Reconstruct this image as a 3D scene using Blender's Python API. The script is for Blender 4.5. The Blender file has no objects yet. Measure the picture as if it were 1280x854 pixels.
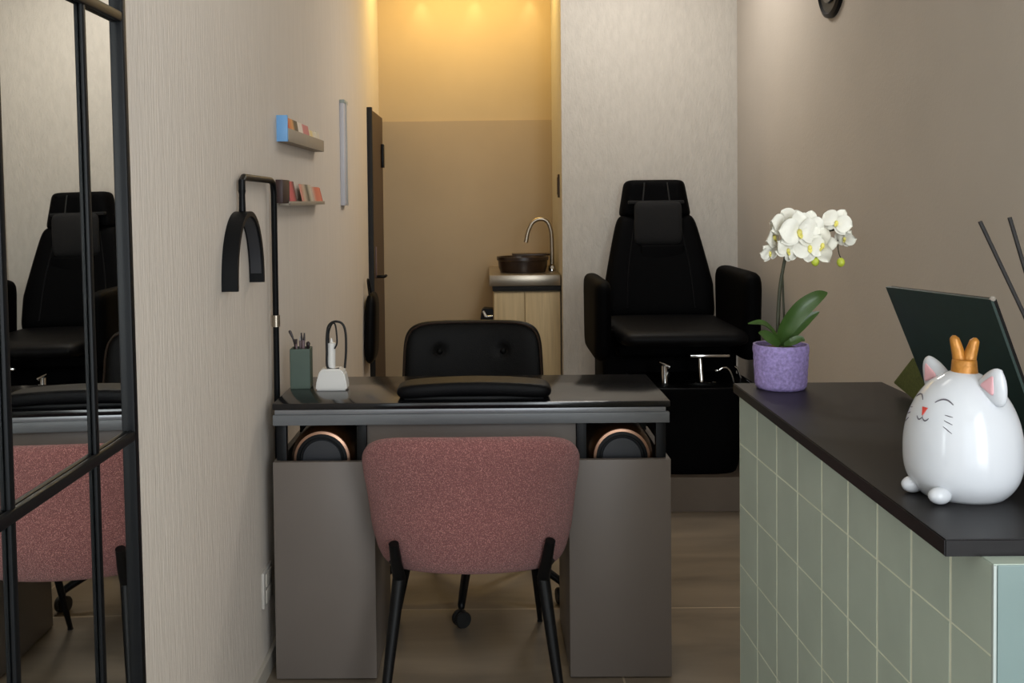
import bpy, bmesh, math, random
from mathutils import Vector, Matrix, noise
random.seed(7)
S = bpy.context.scene
COL = S.collection
PI = math.pi
W, H, F = 1280, 854, 1300.0
CAM = Vector((0, 0, 1.27))
# ------------------------------------------------------------------ camera
yaw, pitch, roll = math.radians(-0.5), math.radians(1.8), math.radians(0.6)
R = (Matrix.Rotation(-yaw, 3, 'Z') @ Matrix.Rotation(PI/2 - pitch, 3, 'X') @ Matrix.Rotation(-roll, 3, 'Z'))
v = R.transposed() @ Vector((0, 1, 0))
CX = 608 - F*v.x/(-v.z)
CY = 250 + F*v.y/(-v.z)
cd = bpy.data.cameras.new('camera')
cd.sensor_width = 36; cd.lens = F*36/W
cd.shift_x = (W/2 - CX)/W
cd.shift_y = (CY - H/2)/W
cd.clip_start = 0.05
cam = bpy.data.objects.new('camera', cd); COL.objects.link(cam)
cam.matrix_world = Matrix.Translation(CAM) @ R.to_4x4()
S.camera = cam
def ray(px, py):
    return R @ Vector(((px-CX)/F, -(py-CY)/F, -1))
def aY(px, py, Y):
    d = ray(px, py); return CAM + d*((Y-CAM.y)/d.y)
def aX(px, py, X):
    d = ray(px, py); return CAM + d*((X-CAM.x)/d.x)
def aZ(px, py, Z):
    d = ray(px, py); return CAM + d*((Z-CAM.z)/d.z)
# ------------------------------------------------------------------ materials
def srgb(r, g, b):
    f = lambda c: (c/255/12.92) if c/255 <= .04045 else ((c/255+.055)/1.055)**2.4
    return (f(r), f(g), f(b), 1)
def mat(name, col, rough=.5, metal=0, spec=.5, noise_scale=None, noise_amt=.15, bump=0, bump_scale=80,
        stretch=(1, 1, 1), sheen=0, coat=0, trans=0, detail=3):
    m = bpy.data.materials.new(name); m.use_nodes = True
    nt = m.node_tree; b = nt.nodes['Principled BSDF']
    c = srgb(*col)
    b.inputs['Base Color'].default_value = c
    b.inputs['Roughness'].default_value = rough
    b.inputs['Metallic'].default_value = metal
    b.inputs['Specular IOR Level'].default_value = spec
    b.inputs['Sheen Weight'].default_value = sheen
    b.inputs['Coat Weight'].default_value = coat
    b.inputs['Transmission Weight'].default_value = trans
    if noise_scale or bump:
        tc = nt.nodes.new('ShaderNodeTexCoord'); mp = nt.nodes.new('ShaderNodeMapping')
        mp.inputs['Scale'].default_value = stretch
        nt.links.new(tc.outputs['Object'], mp.inputs['Vector'])
    if noise_scale:
        n = nt.nodes.new('ShaderNodeTexNoise'); n.inputs['Scale'].default_value = noise_scale
        n.inputs['Detail'].default_value = detail
        nt.links.new(mp.outputs['Vector'], n.inputs['Vector'])
        r = nt.nodes.new('ShaderNodeValToRGB')
        r.color_ramp.elements[0].position = .3; r.color_ramp.elements[1].position = .7
        lo = tuple(x*(1-noise_amt) for x in c[:3])+(1,); hi = tuple(min(1, x*(1+noise_amt)) for x in c[:3])+(1,)
        r.color_ramp.elements[0].color = lo; r.color_ramp.elements[1].color = hi
        nt.links.new(n.outputs['Fac'], r.inputs['Fac']); nt.links.new(r.outputs['Color'], b.inputs['Base Color'])
    if bump:
        n2 = nt.nodes.new('ShaderNodeTexNoise'); n2.inputs['Scale'].default_value = bump_scale
        n2.inputs['Detail'].default_value = 4
        nt.links.new(mp.outputs['Vector'], n2.inputs['Vector'])
        bp = nt.nodes.new('ShaderNodeBump'); bp.inputs['Strength'].default_value = bump
        bp.inputs['Distance'].default_value = .004
        nt.links.new(n2.outputs['Fac'], bp.inputs['Height']); nt.links.new(bp.outputs['Normal'], b.inputs['Normal'])
    return m
M = {}
M['wall'] = mat('wall_paper_greige', (213, 204, 194), .75, noise_scale=40, noise_amt=.025, bump=.5, bump_scale=120, stretch=(1, 1, .12), spec=.25)
M['wall_r'] = mat('wall_paint_taupe', (182, 174, 164), .8, noise_scale=3, noise_amt=.03, bump=.15, bump_scale=90, spec=.2)
M['wall_block'] = mat('wall_paper_light', (190, 184, 175), .75, noise_scale=45, noise_amt=.05, bump=.8, bump_scale=150, stretch=(1, 1, .35), spec=.25)
M['wall_b'] = mat('wall_paint_warm', (194, 174, 140), .8, noise_scale=3, noise_amt=.03, spec=.2)
M['wall_low'] = mat('wall_panel_beige', (176, 158, 132), .7, noise_scale=3, noise_amt=.03, spec=.2)
M['ceil'] = mat('ceiling_paint', (220, 216, 206), .9, noise_scale=4, noise_amt=.02)
M['base'] = mat('baseboard_paint', (176, 170, 160), .5, noise_scale=5, noise_amt=.03)
M['black_metal'] = mat('black_metal', (6, 8, 11), .45, metal=.0, spec=.2, noise_scale=20, noise_amt=.1)
M['black_dull'] = mat('black_dull', (14, 14, 15), .7, noise_scale=20, noise_amt=.1)
M['leather'] = mat('black_leather', (3, 3, 4), .65, spec=.05, noise_scale=40, noise_amt=.2, bump=.25, bump_scale=300)
M['leather2'] = mat('black_leather_soft', (5, 5, 7), .5, spec=.12, noise_scale=40, noise_amt=.2, bump=.2, bump_scale=300)
M['leather_tuft'] = mat('dark_leather_office', (9, 8, 7), .5, spec=.12, noise_scale=40, noise_amt=.2, bump=.2, bump_scale=250)
M['towel'] = mat('black_towel', (6, 6, 8), .9, sheen=.0, noise_scale=200, noise_amt=.2, bump=.5, bump_scale=400)
M['desk_glass'] = mat('desk_black_glass', (18, 18, 20), .16, spec=.5, noise_scale=4, noise_amt=.1)
M['desk_grey'] = mat('desk_grey_metal', (104, 107, 110), .5, metal=.1, noise_scale=6, noise_amt=.04)
M['desk_edge'] = mat('desk_edge_alu', (132, 134, 138), .35, metal=.5, noise_scale=6, noise_amt=.04)
M['desk_panel'] = mat('desk_taupe_panel', (106, 98, 92), .42, spec=.4, noise_scale=5, noise_amt=.03)
M['counter_top'] = mat('counter_black', (21, 19, 20), .42, spec=.2, noise_scale=60, noise_amt=.08)
M['tile'] = mat('sage_tile', (164, 176, 164), .38, spec=.45, noise_scale=9, noise_amt=.05)
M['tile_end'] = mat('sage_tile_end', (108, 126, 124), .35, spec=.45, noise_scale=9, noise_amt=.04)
M['grout'] = mat('grout', (206, 210, 190), .8, noise_scale=50, noise_amt=.05)
M['trim_w'] = mat('edge_trim', (150, 160, 156), .4, noise_scale=20, noise_amt=.03)
M['chrome'] = mat('chrome', (215, 215, 215), .12, metal=1, noise_scale=5, noise_amt=.02)
M['steel'] = mat('steel', (165, 155, 140), .3, metal=.9, noise_scale=9, noise_amt=.05)
M['gold'] = mat('gold_glaze', (168, 112, 42), .42, metal=.3, noise_scale=60, noise_amt=.2, bump=.4, bump_scale=90)
M['rose_gold'] = mat('rose_gold', (186, 146, 122), .38, metal=.9, noise_scale=20, noise_amt=.05)
M['bronze'] = mat('bronze_shell', (70, 44, 24), .3, metal=.6, noise_scale=20, noise_amt=.1)
M['disc'] = mat('dark_disc', (40, 42, 47), .4, noise_scale=20, noise_amt=.05)
M['wood_pale'] = mat('pale_wood', (186, 164, 124), .55, noise_scale=6, noise_amt=.12, stretch=(14, 14, .6))
M['wood_dark'] = mat('dark_brown_wood', (70, 52, 38), .5, noise_scale=6, noise_amt=.2, stretch=(8, 8, .5))
M['basin'] = mat('dark_basin', (38, 24, 16), .3, noise_scale=15, noise_amt=.1)
M['white_gloss'] = mat('white_ceramic', (192, 195, 200), .16, spec=.4, noise_scale=6, noise_amt=.01)
M['white_plastic'] = mat('white_plastic', (226, 224, 220), .35, noise_scale=6, noise_amt=.02)
M['pink_in'] = mat('ear_pink', (214, 164, 170), .4, noise_scale=20, noise_amt=.05)
M['red'] = mat('nose_red', (190, 62, 52), .4, noise_scale=30, noise_amt=.05)
M['ink'] = mat('painted_line', (88, 84, 92), .5, noise_scale=30, noise_amt=.05)
M['green_cup'] = mat('green_cup', (74, 90, 80), .5, noise_scale=20, noise_amt=.05)
M['tool_dark'] = mat('tool_dark', (40, 28, 30), .45, noise_scale=30, noise_amt=.2)
M['tool_mauve'] = mat('tool_mauve', (104, 84, 88), .4, noise_scale=30, noise_amt=.15)
M['purple'] = mat('purple_pot', (146, 130, 184), .6, noise_scale=160, noise_amt=.28, detail=3, bump=.5, bump_scale=140)
M['soil'] = mat('bark_soil', (70, 56, 36), .9, noise_scale=120, noise_amt=.5, bump=.8, bump_scale=120)
M['leaf'] = mat('orchid_leaf', (52, 78, 30), .38, spec=.45, noise_scale=20, noise_amt=.2)
M['stem'] = mat('orchid_stem', (44, 46, 28), .6, noise_scale=40, noise_amt=.2)
M['petal'] = mat('petal_white', (236, 234, 222), .55, noise_scale=40, noise_amt=.03)
M['lip'] = mat('lip_yellow', (222, 212, 110), .5, noise_scale=60, noise_amt=.2)
M['bud'] = mat('bud_lime', (178, 190, 62), .45, noise_scale=80, noise_amt=.15)
M['tablet_back'] = mat('tablet_cover_green', (27, 46, 42), .5, noise_scale=60, noise_amt=.1)
M['tablet_rim'] = mat('tablet_rim', (30, 30, 32), .2, metal=.6, noise_scale=20, noise_amt=.05)
M['olive'] = mat('olive_cloth', (92, 96, 44), .8, noise_scale=150, noise_amt=.15, bump=.3, bump_scale=300)
M['stick'] = mat('black_reed', (20, 16, 15), .7, noise_scale=60, noise_amt=.2)
M['glass_dark'] = mat('diffuser_glass', (60, 44, 34), .1, spec=.6, noise_scale=5, noise_amt=.05)
M['plinth'] = mat('plinth_brown', (92, 80, 68), .6, noise_scale=8, noise_amt=.08)
M['blue'] = mat('blue_card', (112, 164, 214), .5, noise_scale=20, noise_amt=.03)
M['card_white'] = mat('white_card', (214, 204, 186), .6, noise_scale=20, noise_amt=.05)
M['strip_white'] = mat('pale_aluminium', (196, 196, 204), .4, noise_scale=20, noise_amt=.03)
M['ledge'] = mat('ledge_taupe', (158, 146, 130), .6, noise_scale=20, noise_amt=.03)
M['stick_leg'] = mat('matte_black_leg', (9, 9, 10), .5, spec=.2, noise_scale=30, noise_amt=.1)
M['rubber'] = mat('rubber', (12, 12, 12), .6, noise_scale=30, noise_amt=.1)
M['socket'] = mat('socket_plastic', (176, 172, 166), .4, noise_scale=30, noise_amt=.03)
def swatch(name, stops, axis='Y', scale=6.0):
    m = mat(name, (200, 190, 180), .5)
    nt = m.node_tree; b = nt.nodes['Principled BSDF']
    tc = nt.nodes.new('ShaderNodeTexCoord'); n = nt.nodes.new('ShaderNodeTexNoise')
    n.inputs['Scale'].default_value = scale; n.inputs['Detail'].default_value = 2
    nt.links.new(tc.outputs['Object'], n.inputs['Vector'])
    sp = nt.nodes.new('ShaderNodeSeparateXYZ'); nt.links.new(tc.outputs['Generated'], sp.inputs[0])
    ad = nt.nodes.new('ShaderNodeMath'); ad.operation = 'MULTIPLY_ADD'; ad.inputs[1].default_value = .25
    nt.links.new(n.outputs['Fac'], ad.inputs[0]); nt.links.new(sp.outputs[axis], ad.inputs[2])
    su = nt.nodes.new('ShaderNodeMath'); su.operation = 'SUBTRACT'; su.inputs[1].default_value = .125
    nt.links.new(ad.outputs[0], su.inputs[0])
    r = nt.nodes.new('ShaderNodeValToRGB')
    els = r.color_ramp.elements
    els[0].position = stops[0][0]; els[0].color = srgb(*stops[0][1])
    els[1].position = stops[-1][0]; els[1].color = srgb(*stops[-1][1])
    for p, c in stops[1:-1]:
        e = els.new(p); e.color = srgb(*c)
    nt.links.new(su.outputs[0], r.inputs[0]); nt.links.new(r.outputs[0], b.inputs['Base Color'])
    return m
M['sw_orange'] = swatch('swatch_orange', [(0, (206, 96, 50)), (.4, (212, 150, 90)), (.65, (60, 56, 50)), (1, (80, 70, 60))], 'Y')
M['sw_pink'] = swatch('swatch_pink', [(0, (225, 215, 205)), (.35, (222, 212, 204)), (.45, (200, 120, 128)), (1, (190, 112, 118))], 'Y')
M['sw_yellow'] = swatch('swatch_yellow', [(0, (218, 210, 190)), (.3, (216, 196, 130)), (.6, (222, 214, 196)), (1, (220, 212, 196))], 'Y')
M['sw_dark'] = swatch('swatch_dark', [(0, (52, 30, 28)), (1, (44, 26, 24))], 'Y')
M['sw_red'] = swatch('swatch_red', [(0, (200, 92, 96)), (.5, (196, 80, 88)), (1, (50, 30, 28))], 'Y')
M['sw_mix'] = swatch('swatch_mix', [(0, (206, 130, 110)), (.3, (190, 170, 150)), (.55, (62, 66, 58)), (.8, (190, 180, 160)), (1, (200, 186, 168))], 'Y')
M['sw_coral'] = swatch('swatch_coral', [(0, (196, 176, 160)), (.4, (206, 110, 90)), (1, (214, 120, 96))], 'Y')
M['sw_salmon'] = swatch('swatch_salmon', [(0, (190, 80, 62)), (1, (206, 124, 96))], 'Y')
# boucle
def boucle():
    m = mat('pink_boucle', (160, 98, 94), .95, sheen=.15)
    nt = m.node_tree; b = nt.nodes['Principled BSDF']
    tc = nt.nodes.new('ShaderNodeTexCoord')
    vo = nt.nodes.new('ShaderNodeTexVoronoi'); vo.inputs['Scale'].default_value = 380
    n = nt.nodes.new('ShaderNodeTexNoise'); n.inputs['Scale'].default_value = 240; n.inputs['Detail'].default_value = 5
    nt.links.new(tc.outputs['Object'], vo.inputs['Vector']); nt.links.new(tc.outputs['Object'], n.inputs['Vector'])
    mx = nt.nodes.new('ShaderNodeMath'); mx.operation = 'ADD'
    nt.links.new(vo.outputs['Distance'], mx.inputs[0]); nt.links.new(n.outputs['Fac'], mx.inputs[1])
    r = nt.nodes.new('ShaderNodeValToRGB')
    r.color_ramp.elements[0].position = .55; r.color_ramp.elements[0].color = srgb(196, 134, 128)
    r.color_ramp.elements[1].position = 1.15 if False else 1.0; r.color_ramp.elements[1].color = srgb(124, 76, 74)
    nt.links.new(mx.outputs[0], r.inputs[0]); nt.links.new(r.outputs[0], b.inputs['Base Color'])
    bp = nt.nodes.new('ShaderNodeBump'); bp.invert = True; bp.inputs['Strength'].default_value = .8; bp.inputs['Distance'].default_value = .003
    nt.links.new(mx.outputs[0], bp.inputs['Height']); nt.links.new(bp.outputs['Normal'], b.inputs['Normal'])
    return m
M['boucle'] = boucle()
def floor_mat():
    m = mat('floor_tile', (128, 112, 94), .33)
    nt = m.node_tree; b = nt.nodes['Principled BSDF']
    tc = nt.nodes.new('ShaderNodeTexCoord')
    mp = nt.nodes.new('ShaderNodeMapping'); mp.inputs['Scale'].default_value = (1.0, 3.6, 1)
    nt.links.new(tc.outputs['Object'], mp.inputs['Vector'])
    n = nt.nodes.new('ShaderNodeTexNoise'); n.inputs['Scale'].default_value = 2.0; n.inputs['Detail'].default_value = 6
    n.inputs['Distortion'].default_value = .6
    nt.links.new(mp.outputs['Vector'], n.inputs['Vector'])
    r = nt.nodes.new('ShaderNodeValToRGB')
    r.color_ramp.elements[0].position = .3; r.color_ramp.elements[0].color = srgb(104, 94, 82)
    r.color_ramp.elements[1].position = .72; r.color_ramp.elements[1].color = srgb(136, 123, 106)
    nt.links.new(n.outputs['Fac'], r.inputs[0])
    br = nt.nodes.new('ShaderNodeTexBrick')
    br.offset = 0; br.inputs['Scale'].default_value = 1
    br.inputs['Mortar Size'].default_value = .003; br.inputs['Mortar Smooth'].default_value = .2
    br.inputs['Brick Width'].default_value = 1.2; br.inputs['Row Height'].default_value = 1.2
    mp2 = nt.nodes.new('ShaderNodeMapping'); mp2.inputs['Location'].default_value = (.85, -3.19+3.6, 0)
    nt.links.new(tc.outputs['Object'], mp2.inputs['Vector']); nt.links.new(mp2.outputs['Vector'], br.inputs['Vector'])
    nt.links.new(r.outputs[0], br.inputs['Color1']); nt.links.new(r.outputs[0], br.inputs['Color2'])
    br.inputs['Mortar'].default_value = srgb(176, 160, 138)
    nt.links.new(br.outputs['Color'], b.inputs['Base Color'])
    return m
M['floor'] = floor_mat()
# ------------------------------------------------------------------ helpers
ROOTLOC = {}
def finish(bm, name, m, parent=None, smooth=True, angle=38):
    root = parent
    while root is not None and root.parent is not None: root = root.parent
    off = Vector(root.location) if root is not None else Vector((0, 0, 0))
    bmesh.ops.recalc_face_normals(bm, faces=bm.faces)
    bmesh.ops.translate(bm, verts=bm.verts, vec=-off)
    me = bpy.data.meshes.new(name); bm.to_mesh(me); bm.free()
    me.materials.append(M[m] if isinstance(m, str) else m)
    if smooth:
        me.polygons.foreach_set('use_smooth', [True]*len(me.polygons))
        me.set_sharp_from_angle(angle=math.radians(angle))
    o = bpy.data.objects.new(name, me); COL.objects.link(o)
    if parent is not None: o.parent = parent
    return o
def thing(name, label, cat, loc=(0, 0, 0), group=None):
    o = bpy.data.objects.new(name, None); COL.objects.link(o); o.location = loc
    o.empty_display_size = .05
    o['label'] = label; o['category'] = cat
    if group: o['group'] = group
    return o
def tag(o, label, cat, group=None):
    """a single-mesh thing: its origin goes to the middle of its base"""
    o['label'] = label; o['category'] = cat
    if group: o['group'] = group
    me = o.data
    xs = [q.co for q in me.vertices]
    c = Vector(((min(q.x for q in xs)+max(q.x for q in xs))/2, (min(q.y for q in xs)+max(q.y for q in xs))/2, min(q.z for q in xs)))
    me.transform(Matrix.Translation(-c)); o.location = c
    return o
def struct(bm, name, m, smooth=False):
    o = finish(bm, name, m, None, smooth); o['kind'] = 'structure'; return o
def B(): return bmesh.new()
def box(bm, x0, x1, y0, y1, z0, z1, bev=0, seg=2, rot=None, piv=None):
    t = bmesh.new()
    bmesh.ops.create_cube(t, size=1)
    bmesh.ops.scale(t, vec=(abs(x1-x0), abs(y1-y0), abs(z1-z0)), verts=t.verts)
    bmesh.ops.translate(t, vec=((x0+x1)/2, (y0+y1)/2, (z0+z1)/2), verts=t.verts)
    if bev: bmesh.ops.bevel(t, geom=t.edges[:], offset=bev, segments=seg, affect='EDGES', profile=.5)
    if rot is not None:
        p = Vector(piv) if piv is not None else Vector(((x0+x1)/2, (y0+y1)/2, (z0+z1)/2))
        bmesh.ops.transform(t, matrix=Matrix.Translation(p) @ rot.to_4x4() @ Matrix.Translation(-p), verts=t.verts)
    merge(bm, t); return bm
def merge(bm, t):
    me = bpy.data.meshes.new('tmp'); t.to_mesh(me); t.free(); bm.from_mesh(me); bpy.data.meshes.remove(me)
def catmull(pts, n=8):
    pts = [Vector(p) for p in pts]
    if len(pts) < 3: return pts
    P = [pts[0]*2-pts[1]] + pts + [pts[-1]*2-pts[-2]]
    out = []
    for i in range(1, len(P)-2):
        for k in range(n):
            t = k/n
            a, b, c, d = P[i-1], P[i], P[i+1], P[i+2]
            out.append(.5*((2*b)+(c-a)*t+(2*a-5*b+4*c-d)*t*t+(3*b-a-3*c+d)*t**3))
    out.append(pts[-1]); return out
def tube(bm, pts, r, seg=10, smooth=0, cap=True, flat=None):
    if smooth:
        n0 = len(pts)
        rr = r if isinstance(r, (list, tuple)) else None
        pts2 = catmull(pts, smooth)
        if rr:
            r = [rr[min(int(i/smooth), n0-2)]*(1-(i/smooth-min(int(i/smooth), n0-2))) + rr[min(int(i/smooth), n0-2)+1]*(i/smooth-min(int(i/smooth), n0-2)) for i in range(len(pts2))]
        pts = pts2
    pts = [Vector(p) for p in pts]
    n = len(pts)
    rs = r if isinstance(r, (list, tuple)) else [r]*n
    tang = []
    for i in range(n):
        a = pts[max(i-1, 0)]; b = pts[min(i+1, n-1)]; tang.append((b-a).normalized())
    up = Vector((0, 0, 1)) if abs(tang[0].z) < .9 else Vector((1, 0, 0))
    x = tang[0].cross(up).normalized()
    rings = []
    for i in range(n):
        t = tang[i]; x = (x - t*x.dot(t)).normalized(); y = t.cross(x)
        ring = []
        for k in range(seg):
            a = 2*PI*k/seg
            ring.append(bm.verts.new(pts[i] + (x*math.cos(a) + y*math.sin(a)*(flat or 1))*rs[i]))
        rings.append(ring)
    for i in range(n-1):
        for k in range(seg):
            bm.faces.new((rings[i][k], rings[i][(k+1) % seg], rings[i+1][(k+1) % seg], rings[i+1][k]))
    if cap:
        bm.faces.new(rings[0]); bm.faces.new(rings[-1])
    return bm
def lathe(bm, prof, c=(0, 0, 0), seg=32, mtx=None, sx=1, sy=1, cap=True):
    c = Vector(c); rings = []
    for r, z in prof:
        if r < 1e-5:
            p = Vector((0, 0, z)); p = (mtx @ p if mtx else p) + c
            rings.append([bm.verts.new(p)]); continue
        ring = []
        for k in range(seg):
            a = 2*PI*k/seg; p = Vector((r*math.cos(a)*sx, r*math.sin(a)*sy, z))
            p = (mtx @ p if mtx else p) + c
            ring.append(bm.verts.new(p))
        rings.append(ring)
    for i in range(len(rings)-1):
        a, b = rings[i], rings[i+1]
        if len(a) == 1 and len(b) == 1: continue
        for k in range(seg):
            k2 = (k+1) % seg
            if len(a) == 1: bm.faces.new((a[0], b[k2], b[k]))
            elif len(b) == 1: bm.faces.new((a[k], a[k2], b[0]))
            else: bm.faces.new((a[k], a[k2], b[k2], b[k]))
    if cap and len(rings[0]) > 1: bm.faces.new(rings[0])
    if cap and len(rings[-1]) > 1: bm.faces.new(rings[-1])
    return bm
def plate(bm, mid, T, n=20, m=20, p=6, se=5, bulge=None):
    """a padded solid: mid(a,b) gives its middle surface for a,b in [-1,1], rounded rim"""
    def q(i, j):
        a = -1+2*i/n; b = -1+2*j/m
        r = max(abs(a), abs(b))
        # concentrate samples near the rim
        if r > 0:
            r2 = math.sin(r*PI/2); a, b = a/r*r2, b/r*r2; r = r2
            k = r/((abs(a)**se+abs(b)**se)**(1/se))
            a, b = a*k, b*k
        return a, b, r
    top, bot = {}, {}
    e = 1e-3
    for i in range(n+1):
        for j in range(m+1):
            a, b, r = q(i, j)
            c = mid(a, b)
            nx = (mid(a+e, b)-mid(a-e, b)).cross(mid(a, b+e)-mid(a, b-e)).normalized()
            t = T/2*(max(0, 1-r**p))**.5
            if i in (0, n) or j in (0, m):
                w = bm.verts.new(c); top[i, j] = w; bot[i, j] = w
            else:
                tt = t + (bulge(a, b) if bulge else 0)
                top[i, j] = bm.verts.new(c+nx*tt); bot[i, j] = bm.verts.new(c-nx*t)
    for i in range(n):
        for j in range(m):
            bm.faces.new((top[i, j], top[i+1, j], top[i+1, j+1], top[i, j+1]))
            bm.faces.new((bot[i, j], bot[i, j+1], bot[i+1, j+1], bot[i+1, j]))
    return bm
def ellipsoid(bm, c, rx, ry, rz, rot=None, seg=16):
    t = bmesh.new(); bmesh.ops.create_uvsphere(t, u_segments=seg, v_segments=max(8, seg//2+2), radius=1)
    mm = Matrix.Translation(c) @ (rot.to_4x4() if rot is not None else Matrix.Identity(4)) @ Matrix.Diagonal((rx, ry, rz, 1))
    bmesh.ops.transform(t, matrix=mm, verts=t.verts); merge(bm, t); return bm
def prism(bm, pts, d):
    """polygon pts (3D) extruded by vector d"""
    d = Vector(d); a = [bm.verts.new(Vector(p)) for p in pts]; b = [bm.verts.new(Vector(p)+d) for p in pts]
    bm.faces.new(a); bm.faces.new(b[::-1])
    for i in range(len(a)):
        j = (i+1) % len(a); bm.faces.new((a[i], a[j], b[j], b[i]))
    return bm
# ------------------------------------------------------------------ room
XL, XR, YB, YK = -0.606, 1.244, 5.15, 5.75     # left wall, right wall, block front, kitchenette back
XK = aY(703, 300, YB).x
YK = aX(475, 250, XL).y
XR = aY(922, 300, YB).x
Y0, ZC = -1.3, 2.62
b = B(); box(b, XL-.1, XR+.1, Y0, YK+.1, -.1, 0); struct(b, 'floor', 'floor')
b = B(); box(b, XL-.1, XR+.1, Y0, YK+.1, ZC, ZC+.1); struct(b, 'ceiling', 'ceil')
b = B(); box(b, XL-.1, XL, Y0, YK+.1, 0, ZC); struct(b, 'wall_left', 'wall')
b = B(); box(b, XR, XR+.1, Y0, YK+.1, 0, ZC); struct(b, 'wall_right', 'wall_r')
b = B(); box(b, XL, XR, YK, YK+.1, 0, ZC); struct(b, 'wall_back', 'wall_b')
b = B(); box(b, XK, XR, YB, YK, 0, ZC); struct(b, 'wall_block', 'wall_block')
zl = aY(590, 151, YK).z
b = B(); box(b, XL, XK, YK-.006, YK, 0, zl); struct(b, 'trim_1', 'wall_low')
zb = aX(344, 807, XL+.012).z
b = B(); box(b, XL, XL+.012, 1.62, 5.15, 0, zb, .002); struct(b, 'baseboard_left', 'base')
# shopfront: glazed front behind the camera (door frame and head)
b = B(); box(b, XL, XL+.25, Y0, Y0+.1, 0, ZC); box(b, XR-.1, XR, Y0, Y0+.1, 0, ZC); box(b, XL+.25, XR-.1, Y0, Y0+.1, 2.3, ZC)
struct(b, 'wall_front', 'wall')
# ------------------------------------------------------------------ kitchenette door on the left wall
dY0 = aX(462, 300, XL+.005).y
d0 = aY(460.5, 137, dY0)
b = B(); box(b, XL, XL+.024, dY0, YK-.05, 0.005, d0.z, .003)
door = struct(b, 'door_1', 'wood_dark')
b = B(); box(b, XL, XL+.026, dY0-.012, dY0+.02, 0.002, d0.z+.012, .002); o = finish(b, 'door_frame', 'black_dull', door); 
b = B(); p = aY(480, 194, YK-.12); box(b, XL+.024, XL+.038, YK-.15, YK-.09, p.z-.07, p.z+.06, .003); finish(b, 'hinge', 'black_metal', door)
b = B(); p = aY(470, 326, 5.4); box(b, XL+.024, XL+.028, 5.42, 5.46, p.z-.09, p.z+.07, .001); finish(b, 'lock_plate', 'tool_mauve', door)
b = B(); p = aY(484, 345, 5.48); tube(b, [(XL+.02, 5.44, p.z), (XL+.065, 5.44, p.z), (XL+.07, 5.50, p.z)], .008, 8, 4); finish(b, 'door_handle', 'black_metal', door)
# bag hanging by the door
p0 = aY(461, 366, 5.12); p1 = aY(461, 453, 5.12)
t = thing('hanging_bag', 'black soft bag hanging low on the left wall by the dark narrow door', 'bag', (XL+.03, 5.14, p1.z))
b = B(); plate(b, lambda a, c: Vector((XL+.031+.004*c, 5.15+.12*(a)*(1-.12*c), (p0.z+p1.z)/2 + c*(p0.z-p1.z)/2)), .058, 16, 16, 6, 6)
finish(b, 'pouch', 'leather2', t)
b = B(); tube(b, [(XL+.03, 5.06, p0.z-.01), (XL+.02, 5.08, p0.z+.06), (XL+.02, 5.12, p0.z+.06), (XL+.03, 5.14, p0.z-.01)], .004, 8, 6); finish(b, 'strap', 'leather2', t)
# white vertical profile on left wall
ys = aX(425, 190, XL).y
zt, zb_ = aY(428, 125, ys).z, aY(430, 257, ys).z
t = thing('wall_profile', 'narrow pale vertical aluminium strip fixed high on left wall past the ledges', 'wall strip', (XL, ys+.05, zb_))
b = B(); box(b, XL, XL+.018, ys, ys+.11, zb_, zt, .002); finish(b, 'housing', 'strip_white', t)
b = B(); box(b, XL+.016, XL+.024, ys+.045, ys+.062, zb_+.006, zt-.006, .001); finish(b, 'rib', 'socket', t)
b = B(); box(b, XL+.001, XL+.021, ys-.002, ys+.112, zt-.012, zt+.002, .001); finish(b, 'end_cap', 'trim_w', t)
# ------------------------------------------------------------------ display ledges with swatch cards
def ledge(y_near, y_far, z0, z1, prot, label):
    t = thing('display_ledge', label, 'ledge', (XL, (y_near+y_far)/2, z0), 'picture ledges on the left wall')
    b = B(); box(b, XL, XL+prot, y_near, y_far, z0, z0+.006); finish(b, 'shelf_board', 'ledge', t)
    b = B(); box(b, XL+prot-.005, XL+prot, y_near, y_far, z0, z1, .001); finish(b, 'front_lip', 'ledge', t)
    b = B(); box(b, XL, XL+.004, y_near, y_far, z0, z1+.004, .001); finish(b, 'back_plate', 'ledge', t)
    return t
yn = aX(346, 160, XL).y; PR = .034
yf = aX(405, 185, XL+PR).y
z0 = aY(350, 177, yn).z; z1 = aY(356, 160, yn).z; zt = aY(350, 144, yn).z
tl = ledge(yn+.004, yf, z0, z1, PR, 'upper taupe picture ledge on left wall with a sky blue near end')
b = B(); box(b, XL, XL+PR-.002, yn-.006, yn+.004, z0, zt, .001)
finish(b, 'end_panel', 'blue', tl)['label'] = 'sky blue end panel'
def card(name, y0, y1, z0, z1, x, m, label, lean=.012, grp='sample cards on the wall ledges'):
    b = B()
    prism(b, [(x+lean, y0, z0), (x+lean, y1, z0), (x, y1, z1), (x, y0, z1)], (.004, 0, 0))
    o = finish(b, name, m, None, False); tag(o, label, 'card', grp); return o
def ycut(px, py): return aX(px, py, XL+.014).y
zz = z0+.007
card('sample_card', ycut(356, 150)+.03, ycut(370, 150), zz, zt-.001, XL+.012, 'sw_orange', 'orange and black sample card, nearest card on the upper ledge')
card('sample_card', ycut(370, 160)+.005, ycut(384, 160), zz, zt-.002, XL+.012, 'sw_pink', 'white and pink sample card, second along the upper ledge')
card('sample_card', ycut(384, 165)+.005, ycut(394, 165), zz, zt-.012, XL+.012, 'sw_yellow', 'cream sample card with a yellow patch on the upper ledge')
card('sample_card', ycut(394, 170)+.005, yf-.004, zz, zt-.006, XL+.012, 'card_white', 'plain cream sample card at the far end of the upper ledge')
z0 = aY(350, 257, yn).z; z1 = z0+.012; zt = aY(350, 225, yn).z
ledge(yn+.01, yf, z0, z1, PR, 'lower taupe picture ledge on left wall holding pink and coral cards')
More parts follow.
